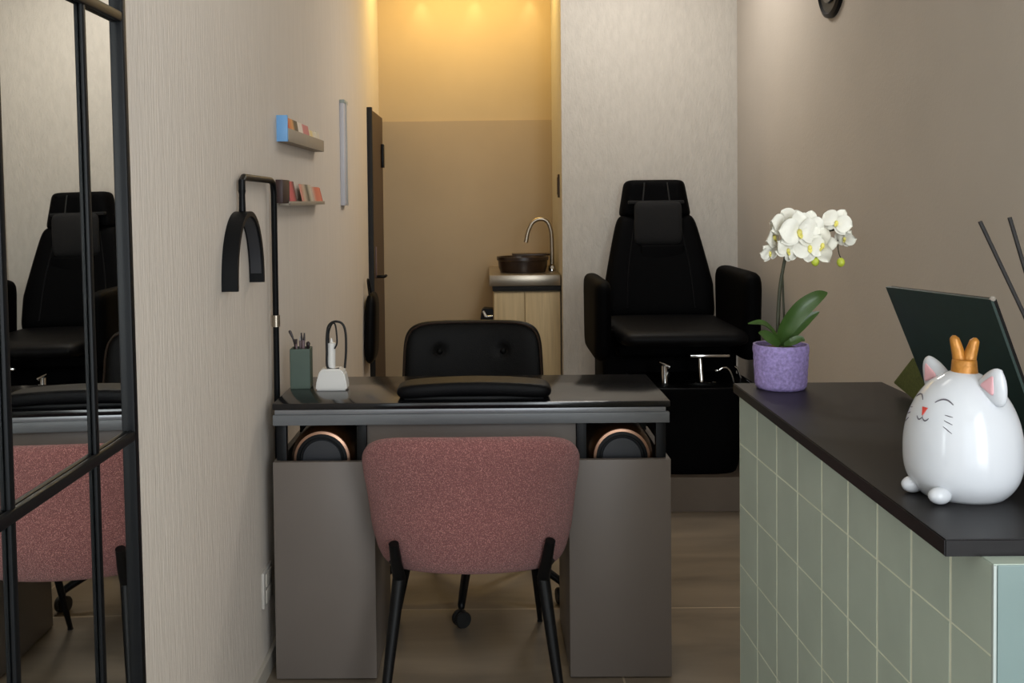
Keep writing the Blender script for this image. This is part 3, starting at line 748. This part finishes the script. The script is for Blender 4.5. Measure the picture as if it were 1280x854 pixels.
# ------------------------------------------------------------------ kitchenette unit
YS = 5.24
zk = aY(650, 343.5, YS).z; zk2 = aY(650, 357.5, YS).z; zk3 = aY(650, 364, YS).z
x0, x1 = aY(617, 380, YS).x, XK-.004
t = thing('sink_cabinet', 'narrow pale wood sink cabinet with a steel top in the back recess', 'cabinet', ((x0+x1)/2, 5.49, 0))
b = B(); box(b, x0, x1, YS+.02, YK-.01, .06, zk3, .001); box(b, x0+.02, x1-.02, YS+.05, YK-.03, .0, .06); finish(b, 'body', 'wood_pale', t)
xm = aY(656, 380, YS).x
for (a_, c_) in ((x0+.002, xm-.0015), (xm+.0015, x1-.002)):
    b = B(); box(b, a_, c_, YS+.002, YS+.02, .07, zk3-.006, .002); finish(b, 'door', 'wood_pale', t)
b = B(); box(b, x0-.004, x1, YS-.004, YK-.01, zk3, zk2, .001); finish(b, 'black_rail', 'black_dull', t)  # black strip between the doors and the steel top
xs0 = aY(611.5, 350, YS-.01).x
b = B(); box(b, xs0, x1, YS-.015, YK-.008, zk2, zk, .004); finish(b, 'steel_top', 'steel', t)
# basin
YBs = 5.45
xb0, xb1 = aY(621, 335, YBs).x, aY(686, 335, YBs).x; zb0, zb1 = zk, aY(650, 322, YBs-.1).z
cxb, rb = (xb0+xb1)/2, (xb1-xb0)/2
t = thing('wash_basin', 'dark brown vessel basin on the steel sink top in the back recess', 'basin', (cxb, YBs, zk))
b = B(); hb_ = zb1-zb0
lathe(b, [(0, 0), (rb*.86, 0), (rb*.93, hb_*.3), (rb*.95, hb_*.72), (rb, hb_*.80), (rb, hb_), (rb*.93, hb_), (rb*.85, hb_*.6), (rb*.5, hb_*.15), (0, hb_*.1)], (cxb, YBs, zk), 40, None, 1, .95)
finish(b, 'bowl', 'basin', t)
b = B(); lathe(b, [(0, 0), (.018, 0), (.018, .004), (0, .006)], (cxb, YBs, zk+hb_*.1), 16); finish(b, 'drain', 'chrome', t)
# tray leaning behind
q0, q1 = aY(640, 318, 5.66), aY(687, 318, 5.66)
t = thing('serving_tray', 'thin dark tray lying raised behind the dark basin', 'tray', ((q0.x+q1.x)/2, 5.66, zk))
b = B(); box(b, q0.x, q1.x, 5.60, 5.72, q0.z-.006, q0.z+.004, .003); finish(b, 'tray_top', 'basin', t)
b = B(); box(b, q0.x+.02, q1.x-.02, 5.62, 5.70, zk, q0.z-.006, .003); finish(b, 'tray_stand', 'basin', t)
# tap
YTp = 5.52
t0 = aY(690, 340, YTp)
t = thing('kitchen_tap', 'tall swan neck chrome tap curving over the dark basin', 'tap', (t0.x, YTp, zk))
b = B(); tube(b, [aY(a, c, YTp) for a, c in ((690, 336), (690, 310), (689, 290), (684, 277), (675, 274), (666, 278), (660, 290), (657.5, 303))], [.012, .011, .011, .011, .011, .011, .011, .012], 12, 6); 
finish(b, 'spout', 'steel', t)
b = B(); tube(b, [(t0.x, YTp, zk), (t0.x, YTp, zk+.03)], [.02, .018], 16); finish(b, 'tap_base', 'chrome', t)
b = B(); tube(b, [(t0.x-.004, YTp-.075, zk+.022), (t0.x, YTp-.04, zk+.024), (t0.x, YTp-.01, zk+.024)], [.009, .012, .012], 12); finish(b, 'lever', 'steel', t)
# paper holder left of the cabinet
q = aY(609, 392, 5.30)
t = thing('paper_holder', 'small black holder with a shiny roll tip on the sink cabinet side', 'holder', (q.x, 5.30, q.z-.03))
b = B(); x0 = x0-.0015
prism(b, [(x0, 5.26, q.z-.03), (q.x-.035, 5.26, q.z-.03), (q.x-.028, 5.26, q.z+.018), (q.x-.015, 5.26, q.z+.03), (x0, 5.26, q.z+.026)], (0, .09, 0)); finish(b, 'cover', 'black_metal', t)
b = B(); tube(b, [aY(604, 389, 5.255), aY(607.5, 396, 5.25)], [.008, .011], 12); tube(b, [aY(607.5, 396, 5.255), aY(616, 395, 5.255)], .005, 10); finish(b, 'roll_tip', 'chrome', t)
# switch on the side of the block
q0, q1 = aX(699, 218, XK), aX(699, 247, XK)
t = thing('wall_switch', 'dark brown switch strip on the recess side wall above the tap', 'switch', (XK, q0.y, q1.z))
b = B(); box(b, XK-.008, XK, q0.y-.03, q0.y+.03, q1.z, q0.z, .002); finish(b, 'switch_plate', 'wood_dark', t)
b = B(); box(b, XK-.011, XK-.007, q0.y-.02, q0.y+.02, q1.z+.015, q0.z-.015, .001); finish(b, 'rocker', 'wood_dark', t)
# ------------------------------------------------------------------ round wall disc
q = aX(1042, 22, XR); q0, q1 = aX(1026.5, 5, XR), aX(1058, 5, XR)
Rw = abs(q0.y-q1.y)/2*1.0
t = thing('wall_disc', 'round black stepped disc high on the right wall, cut by picture top', 'wall disc', (XR, q.y, q.z))
mx = Matrix.Rotation(-PI/2, 3, 'Y')
cw = (XR, (q0.y+q1.y)/2, q.z+Rw)
b = B(); lathe(b, [(0, 0), (Rw, 0), (Rw, .014), (Rw*.9, .02), (Rw*.86, .012), (0, .012)], cw, 40, mx); finish(b, 'outer_ring', 'black_metal', t)
b = B(); lathe(b, [(0, .012), (Rw*.62, .012), (Rw*.60, .02), (Rw*.45, .02), (Rw*.42, .014), (0, .014)], cw, 40, mx); finish(b, 'inner_ring', 'disc', t)
# ------------------------------------------------------------------ reception counter
zCt = .893
cnL, cnF = aZ(1181, 674.5, zCt), aZ(915, 478, zCt)
cb = aZ(1105, 478.5, zCt)
Yn_, Yf_ = cnL.y, (cnF.y+cb.y)/2
xcl = (cnL.x+cnF.x)/2
th = .0195
t = thing('reception_counter', 'reception counter clad in sage green tiles with a thin black top', 'counter', ((xcl+cb.x)/2, (Yn_+Yf_)/2, 0))
b = B()
prism(b, [(cnL.x, Yn_, zCt-th), (cb.x, Yn_, zCt-th), (cb.x, Yf_, zCt-th), (cnF.x, Yf_, zCt-th)], (0, 0, th))
bmesh.ops.bevel(b, geom=b.edges[:], offset=.0015, segments=2, affect='EDGES')
finish(b, 'counter_top', 'counter_top', t)
# tiled long face, from far edge F to near edge N
zu = zCt-th
Fp = aY(924, 560, Yf_-.006)
Np = aY(1241, 760, Yn_-.024)
u = Vector((Np.x-Fp.x, Np.y-Fp.y, 0)); L = u.length; u.normalize(); nrm = Vector((u.y, -u.x, 0))
if nrm.x > 0: nrm = -nrm
core = B()
xi_ = cb.x-.02
prism(core, [(Fp.x+.0009, Fp.y, 0.0), (Np.x+.0009, Np.y+.006, 0.0), (xi_, Np.y+.006, 0.0), (xi_, Fp.y, 0.0)], (0, 0, zu-.005))
finish(core, 'counter_body', 'grout', t, False)
b = B(); prism(b, [(Fp.x+.0012, Fp.y, zu-.005), (Np.x+.0012, Np.y+.001, zu-.005), (xi_, Np.y+.001, zu-.005), (xi_, Fp.y, zu-.005)], (0, 0, .005)); finish(b, 'body_cap', 'tile', t, False)
def s_of(px):      # distance along the face where pixel column px meets it
    d = ray(px, 620); det = d.x*(-u.y)-(-u.x)*d.y
    # CAM + d*k = F + u*s
    k = ((Fp.x-CAM.x)*(-u.y)-(-u.x)*(Fp.y-CAM.y))/det
    h = CAM+d*k
    return (Vector((h.x, h.y, 0))-Vector((Fp.x, Fp.y, 0))).dot(u)
ev = [0]+[s_of(p) for p in (947, 972, 998.5, 1029.5, 1062.5, 1099, 1141.5, 1190)]+[L]
n_ = 9
cuts = [.25*(L*i/n_)+.75*e for i, e in enumerate(ev)]
zrow = [zu]
for py in (554, 626.5, 702, 780):
    zrow.append(aY(924, py, Fp.y).z)
dz = (zrow[1]-zrow[4])/3
rows = [zu, zrow[1]]+[zrow[1]-dz*i for i in range(1, 8)]
rows = [r for r in rows if r > .02]+[.004]
gj = .0030
for j in range(len(rows)-1):
    b = B()
    for i in range(n_):
        s0, s1 = cuts[i]+.0034, cuts[i+1]-.0034
        if i == n_-1: s1 = L-.004
        A = Vector((Fp.x, Fp.y, 0))+u*s0+Vector((.006, 0, 0)); Bq = Vector((Fp.x, Fp.y, 0))+u*s1+Vector((.006, 0, 0))
        z0, z1 = rows[j+1]+gj/2, rows[j]-gj/2
        prism(b, [(A.x, A.y, z0), (Bq.x, Bq.y, z0), (Bq.x, Bq.y, z1), (A.x, A.y, z1)], nrm*.0055)
    finish(b, 'tile_row', 'tile', t, False)
b = B(); box(b, Np.x+.005, xi_, Np.y-.0005, Np.y+.006, .004, zu-.001, .0008); finish(b, 'end_panel', 'tile_end', t, False)
b = B(); box(b, Np.x+.0002, Np.x+.0042, Np.y-.001, Np.y+.004, .002, zu-.001, .001); finish(b, 'corner_trim', 'trim_w', t)
# ------------------------------------------------------------------ orchid
po = aZ(976, 488, zCt); oy = po.y+.025
ox = aY(976, 470, oy).x
rt = (aY(1010, 432, oy).x-aY(942.5, 432, oy).x)/2; rbm = (aY(1006, 480, oy).x-aY(945, 480, oy).x)/2
hp = aY(976, 430, oy).z-zCt
t = thing('potted_orchid', 'white flowering orchid in a purple woven pot on the counter end', 'plant', (ox, oy, zCt))
b = B()
rt0 = rt
nseg, nrow = 96, 28
prev = None
rings = []
for j in range(nrow+1):
    f = j/nrow
    r = lerp(rbm, rt, f)
    if f < .06: r *= .94+.06*(f/.06)
    ring = []
    for i in range(nseg):
        a = 2*PI*i/nseg
        q = abs(math.sin(a*12+f*9))*abs(math.sin(a*12-f*9))
        rr = r+.0016*q*(1 if .05 < f < .95 else 0)
        ring.append(b.verts.new((ox+rr*math.cos(a), oy+rr*math.sin(a), zCt+hp*f)))
    rings.append(ring)
rings.append([b.verts.new((ox+(rt-.004)*math.cos(2*PI*i/nseg), oy+(rt-.004)*math.sin(2*PI*i/nseg), zCt+hp)) for i in range(nseg)])
rings.append([b.verts.new((ox+(rt-.006)*math.cos(2*PI*i/nseg), oy+(rt-.006)*math.sin(2*PI*i/nseg), zCt+hp*.8)) for i in range(nseg)])
for j in range(len(rings)-1):
    for i in range(nseg): b.faces.new((rings[j][i], rings[j][(i+1) % nseg], rings[j+1][(i+1) % nseg], rings[j+1][i]))
b.faces.new(rings[0]); b.faces.new(rings[-1])
finish(b, 'pot', 'purple', t, True, 60)
b = B(); lathe(b, [(0, hp*.8), (rt-.007, hp*.8), (rt-.007, hp*.88), (rt*.4, hp*.95), (0, hp*.93)], (ox, oy, zCt), 32); finish(b, 'soil', 'soil', t)
def leaf(pts, wmax, name='leaf', m='leaf', tiltv=(0, -1, 0), par=t, fold=.25):
    cl = catmull(pts, 8); n = len(cl); b = B(); rows_ = []
    for i, p in enumerate(cl):
        f = i/(n-1); tg = (cl[min(i+1, n-1)]-cl[max(i-1, 0)]).normalized()
        sd = tg.cross(Vector(tiltv)).normalized(); up = sd.cross(tg).normalized()
        w = wmax*(max(0, math.sin(PI*min(1, .12+.88*f)))**.55)*(.6+.4*math.sin(PI*min(1, .15+f*.75)))
        w = max(w, .0008) if f > .985 else w
        rows_.append([b.verts.new(p+sd*w*k+up*(fold*w*abs(k)**1.5)) for k in (-1, -.6, -.25, 0, .25, .6, 1)])
    low = [[b.verts.new(q.co-Vector(tiltv).normalized()*-.0012) for q in r] for r in rows_]
    for R_ in (rows_, low):
        for i in range(n-1):
            for k in range(6): b.faces.new((R_[i][k], R_[i][k+1], R_[i+1][k+1], R_[i+1][k]))
    for i in range(n-1):
        for k in (0, 6): b.faces.new((rows_[i][k], rows_[i+1][k], low[i+1][k], low[i][k]))
    return finish(b, name, m, par, True, 80)
bz = Vector((ox+.002, oy, zCt+hp*.9))
def O(px, py, d=0): return aY(px, py, oy+d)
leaf([O(974, 432), O(982, 412, -.01), O(1000, 388, -.02), O(1020, 372, -.02), O(1034, 366, -.01)], .0175, tiltv=(.15, -1, .35))
leaf([O(979, 430, .01), O(995, 412, .01), O(1010, 398, .01), O(1024, 390, .01)], .0115, tiltv=(.1, -1, .6))
leaf([O(974, 430, -.01), O(966, 416, -.02), O(953, 405, -.03), O(935, 405, -.035)], .0105, tiltv=(.1, -.6, 1))
leaf([O(974, 432, -.02), O(964, 424, -.03), O(955, 418, -.035), O(948, 416, -.04)], .010, tiltv=(-.1, -1, .3))
leaf([O(980, 432, -.02), O(990, 428, -.03), O(1000, 424, -.03), O(1006, 426, -.03)], .008, tiltv=(-.1, -1, .7))
b = B(); tube(b, [O(973, 434), O(972.5, 400), O(975, 360), O(980, 330), O(985, 312), O(998, 298, -.003), O(1015, 296), O(1032, 290), O(1048, 286)], [.0045, .004, .0036, .0034, .003, .0026, .0022, .002, .0016], 8, 6); finish(b, 'stem', 'stem', t)
b = B(); tube(b, [O(979, 432, .006), O(980, 400, .006), O(979, 370, .006), O(978, 340, .003)], .0022, 8, 6); finish(b, 'support_stick', 'stem', t)
def petal(b, c, dirv, nv, ln, wd, cup=.2):
    dirv = dirv.normalized(); nv = (nv-dirv*nv.dot(dirv)).normalized(); sv = dirv.cross(nv)
    nu, nw = 9, 6; g = []
    for i in range(nu+1):
        f = i/nu; w = wd*math.sin(PI*min(1, .06+.94*f))**.6 if f < 1 else 0.0004
        row = []
        for j in range(nw+1):
            k = -1+2*j/nw
            p = c+dirv*ln*f+sv*w*k+nv*(ln*cup*(f*(1-f))*1.5-ln*.12*f*f+wd*.14*(k*k)+wd*.06*math.sin(f*9+j))
            row.append(b.verts.new(p))
        g.append(row)
    g2 = [[b.verts.new(v_.co-nv*.0006) for v_ in r] for r in g]
    for G in (g, g2):
        for i in range(nu):
            for j in range(nw): b.faces.new((G[i][j], G[i][j+1], G[i+1][j+1], G[i+1][j]))
rnd = random.Random(5)
def flower(px, py, dpt, size, yawd, pitd, spin=0):
    c = O(px, py, dpt)
    nv = (Matrix.Rotation(math.radians(yawd), 3, 'Z') @ Matrix.Rotation(math.radians(pitd), 3, 'X') @ Vector((0, -1, 0))).normalized()
    up = Vector((0, 0, 1)); up = (up-nv*up.dot(nv)).normalized(); rt_ = up.cross(nv)*-1
    b = B()
    for an, ln, wd, off in ((90, 1, .42, -.001), (215, 1, .42, -.001), (325, 1, .42, -.001), (8, 1.05, .62, .001), (172, 1.05, .62, .001)):
        a = math.radians(an+spin+rnd.uniform(-6, 6)); d = rt_*math.cos(a)+up*math.sin(a)
        petal(b, c+nv*off, d, nv, size*ln*rnd.uniform(.94, 1.05), size*wd, .25)
    fl = finish(b, 'flower', 'petal', t, True, 80)
    b = B(); ellipsoid(b, c+nv*size*.12-up*size*.06, size*.13, size*.13, size*.17, None, 10)
    petal(b, c+nv*size*.05-up*size*.1, -up*.6+nv*.6, nv, size*.36, size*.13, .3)
    finish(b, 'lip', 'lip', fl, True, 80)
u_ = oy/F
for a in ((998, 289, -.035, 25*u_, 12, 0, 0), (978, 283, -.01, 20*u_, 35, -10, 20), (966, 296, -.005, 19*u_, 55, 0, -15), (962, 315, -.012, 14*u_, 30, 25, 180),
          (984, 312, -.025, 18*u_, 25, 10, 30), (1011, 281, -.02, 19*u_, -10, -8, 15), (1012, 308, -.028, 20*u_, -6, 10, 180),
          (1030, 306, -.032, 21*u_, -62, 0, 85), (1046, 278, -.012, 18*u_, -30, -12, 25), (1056, 297, -.012, 14*u_, -50, 25, 180), (990, 275, .005, 17*u_, 0, -20, 40)):
    flower(*a)
for (px, py, st) in ((1019, 327, (1016, 305)), (1051, 328, (1047, 300))):
    b = B(); ellipsoid(b, O(px, py, -.02), .0078, .0078, .0092, None, 14); bd = finish(b, 'bud', 'bud', t)
    b = B(); tube(b, [O(px, py-5, -.02), O((px+st[0])/2-1, (py+st[1])/2, -.015), O(st[0], st[1], 0)], .001, 6, 5); finish(b, 'bud_stalk', 'stem', bd)
# ------------------------------------------------------------------ white lucky-charm style cat
cc = aZ(1203, 628, zCt); kc = 0
cy_ = cc.y+.038; k = (aY(1275, 560, cy_).x-aY(1132, 560, cy_).x)/2*.975
cxx = aY(1203, 560, cy_).x
hgt = aY(1203, 462, cy_).z-zCt
t = thing('cat_figurine', 'round white ceramic cat with closed eyes and gold crown on the counter', 'figurine', (cxx, cy_, zCt))
def cat_r(f):
    # f 0..1 height
    if f < .36: return k*(1-((.36-f)/.36)**3*.30)
    g = min(.9999, (f-.36)/.64)
    return k*max(0, 1-g**2.05)**.52
b = B(); prof = [(0, 0)]+[(cat_r(i/40), hgt*i/40) for i in range(0, 40)]+[(cat_r(.99), hgt*.99), (0, hgt)]
lathe(b, prof, (cxx, cy_, zCt), 64); body = finish(b, 'body', 'white_gloss', t, True, 80)
tc_ = Vector((CAM.x-cxx, CAM.y-cy_, 0)).normalized(); left = Vector((tc_.y, -tc_.x, 0))
if left.x > 0: left = -left
def dirA(deg): return (tc_*math.cos(math.radians(deg))+left*math.sin(math.radians(deg)))     # deg: turned to the picture's left
def surf(deg, f, out=.0):
    d = dirA(deg); return Vector((cxx, cy_, zCt+hgt*f))+d*(cat_r(f)+out)
FD = 46
fdir = dirA(FD)
# feet
for dg in (22, 72):
    d = dirA(dg); p = Vector((cxx, cy_, zCt+.0105))+d*(cat_r(.08)+(.006 if dg < 50 else .0))
    b = B(); rot = Matrix.Rotation(math.atan2(fdir.y, fdir.x), 3, 'Z'); ellipsoid(b, p, .0150, .0115, .0105, rot, 20); finish(b, 'foot', 'white_gloss', t)
# ears
side = Vector((-fdir.y, fdir.x, 0))
for s in (-1, 1):
    f0 = .86; base = Vector((cxx, cy_, zCt+hgt*.80))+side*s*k*.56
    out = (side*s*.5+Vector((0, 0, 1))).normalized(); tang = (Vector((0, 0, -.5))+side*s*1).normalized()
    tip = base+out*.052; 
    def earf(a, c, base=base, out=out, tang=tang):
        f = (c+1)/2; w = .025*max(0,1-f)**.7+.003; return base+out*(.045*f)+tang*w*a-fdir*.004*a*a
    b = B(); plate(b, earf, .017, 16, 16, 3, 3); ear = finish(b, 'ear', 'white_gloss', t, True, 80)
    def inf(a, c, base=base, out=out, tang=tang):
        f = (c+1)/2; w = .0115*max(0,1-f)**.9+.001; return base+out*(.014+.022*f)+tang*w*a+fdir*(.0082-.0015*f)
    b = B(); plate(b, inf, .004, 12, 12, 4, 6); finish(b, 'inner_ear', 'pink_in', ear, True, 80)
# face
def line_on(ptsdf, r, m, name, par=body):
    b = B(); n = len(ptsdf); tube(b, [surf(FD+a, f, .0002) for a, f in ptsdf], [r*(.35+.65*math.sin(PI*(.08+.84*i/(n-1)))) for i in range(n)], 6); finish(b, name, m, par)
def fz_(py): return (aY(1160, py, cy_-.05).z-zCt)/hgt
for s in (-1, 1):
    line_on([(s*(23)+x, fz_(508)+.032*(1-(x/12)**2)) for x in [-12+2*i for i in range(13)]], .0011, 'ink', 'eye')
b = B(); fn = fz_(519)
A_, B_, C_ = surf(FD-4.2, fn+.022, .0006), surf(FD+4.2, fn+.022, .0006), surf(FD, fn-.04, .0006)
prism(b, [A_, B_, C_], fdir*.0012); finish(b, 'nose', 'red', body)
line_on([(0, fn-.04), (0, fn-.055)], .0006, 'ink', 'mouth')
for s in (-1, 1):
    line_on([(s*x, fn-.055-.022*math.sin(PI*x/9)) for x in (0, 1.5, 3, 4.5, 6, 7.5, 9)], .0009, 'ink', 'mouth')
    for i, (df, sl) in enumerate(((0, -.01), (-.04, -.025), (-.085, -.045))):
        line_on([(s*(27+x), fn-.01+df-s*0+sl*x/9) for x in (0, 3, 6, 9)], .0006, 'ink', 'whisker')
# crown
top = Vector((cxx, cy_, zCt+hgt*.985)) + Vector((.002, 0, 0))
b = B(); lathe(b, [(0, 0), (.0165, 0), (.0155, .006), (.0145, .018), (.012, .02), (0, .016)], top-Vector((0, 0, .004)), 24)
prs = Vector((tc_.y, -tc_.x, 0)); prs = -prs if prs.x < 0 else prs
for sx_, hh_ in ((-1, .041), (1, .039)):
    tube(b, [top+prs*sx_*.0045+Vector((0, 0, .004)), top+prs*sx_*.0065+Vector((0, 0, .02)), top+prs*sx_*.0095+Vector((0, 0, hh_-.008)), top+prs*sx_*.0115+Vector((0, 0, hh_)), top+prs*sx_*.0118+Vector((0, 0, hh_+.004))], [.0085, .0080, .0068, .0058, .002], 14, 4)
finish(b, 'crown', 'gold', t, True, 60)
# ------------------------------------------------------------------ tablet, olive folder, diffuser
TR, TL = aY(1238, 375, 1.42), aY(1107, 359, 1.68)
zbm = zCt+.002
def down(T, px, py):      # point further down the edge at the same y depth
    q = aY(px, py, T.y+.01); d = (q-T); return T+d*((T.z-zbm)/(T.z-q.z))
BL, BR = down(TL, 1143, 449), down(TR, 1280, 492)
nv = (TR-TL).cross(BL-TL).normalized()
if nv.y < 0: nv = -nv
t = thing('tablet', 'large tablet in a dark green cover leaning back behind the white cat', 'tablet', ((BL.x+BR.x)/2, (BL.y+BR.y)/2, zCt))
b = B(); prism(b, [TL, TR, BR, BL], nv*.004); finish(b, 'cover', 'tablet_back', t, False)
ins = lambda a, c, f: a+(c-a)*f
T2 = [TL+nv*.004, TR+nv*.004, BR+nv*.004, BL+nv*.004]; cen = (T2[0]+T2[2])/2
b = B(); prism(b, [q+(cen-q)*.015 for q in T2], nv*.007)
bmesh.ops.bevel(b, geom=b.edges[:], offset=.0015, segments=2, affect='EDGES'); scb = finish(b, 'tablet_body', 'tablet_rim', t)
b = B(); prism(b, [q+(cen-q)*.08+nv*.0072 for q in T2], nv*.0004); finish(b, 'screen', 'black_metal', scb, False)
b = B(); tube(b, [TR+nv*.004+(TL-TR)*.0, TR+nv*.004+(TL-TR)*.03+(BR-TR)*.02], .004, 8); finish(b, 'camera_button', 'chrome', scb)
# prop leg of the tablet on the screen side
mB = (BL+BR)/2; mT = (TL+TR)/2; pm = mT+(mB-mT)*.55+nv*.012
ft = Vector((pm.x+.07, pm.y+.012, zCt+.001))
b = B(); prism(b, [pm-(TR-TL)*.1, pm+(TR-TL)*.1, ft+(TR-TL)*.1, ft-(TR-TL)*.1], (.003, 0, 0)); finish(b, 'prop', 'tablet_back', t)
# olive folder
A_ = aY(1117, 479, 2.0); C_ = aY(1144, 500, 1.90); T_ = aY(1141, 448, 1.86); D_ = aY(1190, 520, 1.80); E_ = aY(1185, 470, 1.80)
A_.z = max(A_.z, zCt+.012)
b = B()
C_.z = zCt+.001; D_.z = zCt+.001; 
prism(b, [A_, C_, D_, E_, T_], (.004, .010, .0))
bmesh.ops.bevel(b, geom=b.edges[:], offset=.0012, segments=2, affect='EDGES')
tag(finish(b, 'folder', 'olive', None, True), 'olive green stiff cloth folder standing askew behind the dark tablet', 'folder')
# reed diffuser (bottle beyond the picture edge, two reeds in view)
bx, by = .715, 1.27
t = thing('reed_diffuser', 'reed diffuser at the right edge, only two black reeds showing', 'diffuser', (bx, by, zCt))
b = B(); lathe(b, [(0, 0), (.027, 0), (.029, .004), (.029, .06), (.024, .072), (.011, .078), (.011, .092), (.008, .092), (.008, .08), (0, .075)], (bx, by, zCt), 28); finish(b, 'bottle', 'glass_dark', t)
for (a, c), (a2, c2) in (((1225, 277), (1280, 393)), ((1262, 272), (1281, 336))):
    q0 = aY(a, c, by); q1 = aY(a2, c2, by); mouth = Vector((bx, by, zCt+.09))
    d = (q1-q0); e = q0+d*((q0.z-mouth.z)/(q0.z-q1.z))
    low = Vector((bx+(.003 if a < 1240 else -.003), by, zCt+.02))
    e.x = min(e.x, bx+.006)
    b = B(); tube(b, [q0, q1, Vector((bx, by, zCt+.088)), low], .0027, 8); finish(b, 'reed', 'stick', t)
# ------------------------------------------------------------------ lights
def area(name, loc, rot, sx_, sy_, e, col, spread=None):
    l = bpy.data.lights.new(name, 'AREA'); l.shape = 'RECTANGLE'; l.size = sx_; l.size_y = sy_; l.energy = e; l.color = col
    if spread: l.spread = spread
    o = bpy.data.objects.new(name, l); COL.objects.link(o); o.location = loc; o.rotation_euler = rot; return o
area('shopfront_daylight', (1.12, -.45, 1.45), (PI/2, 0, math.radians(50)), 1.3, 1.9, 74, (.90, .96, 1.0))
area('shopfront_daylight', (.3, Y0+.12, 1.3), (PI/2, 0, 0), 1.5, 2.1, 25, (.90, .96, 1.0))
def spot(name, loc, e, col, size, blend=.6, r=.03, rot=(0, 0, 0)):
    l = bpy.data.lights.new(name, 'SPOT'); l.energy = e; l.color = col; l.spot_size = math.radians(size); l.spot_blend = blend; l.shadow_soft_size = r
    o = bpy.data.objects.new(name, l); COL.objects.link(o); o.location = loc; o.rotation_euler = rot; return o
for px in (525, 593, 663):
    q = aY(px, 0, YK-.1); spot('recess_downlight', (q.x, YK-.04, ZC-.155), 1.5, (1, .78, .42), 60, 1, .008)
area('recess_cove', (-.1, YK-.34, ZC-.02), (0, 0, 0), .8, .12, 9.5, (1, .69, .22))
for (x, y, e) in ((.62, 4.45, 15), (.1, 2.2, 3)):
    area('ceiling_panel', (x, y, ZC-.02), (0, 0, 0), .5, .3, e, (1, .95, .88))
w = bpy.data.worlds.new('world'); S.world = w; w.use_nodes = True
bg = w.node_tree.nodes['Background']; bg.inputs[0].default_value = (.80, .88, 1, 1); bg.inputs[1].default_value = .32
vs = S.view_settings
vs.view_transform = 'Standard'; vs.look = 'None'; vs.gamma = 1; vs.use_curve_mapping = False; vs.exposure = 0
S.cycles.max_bounces = 10
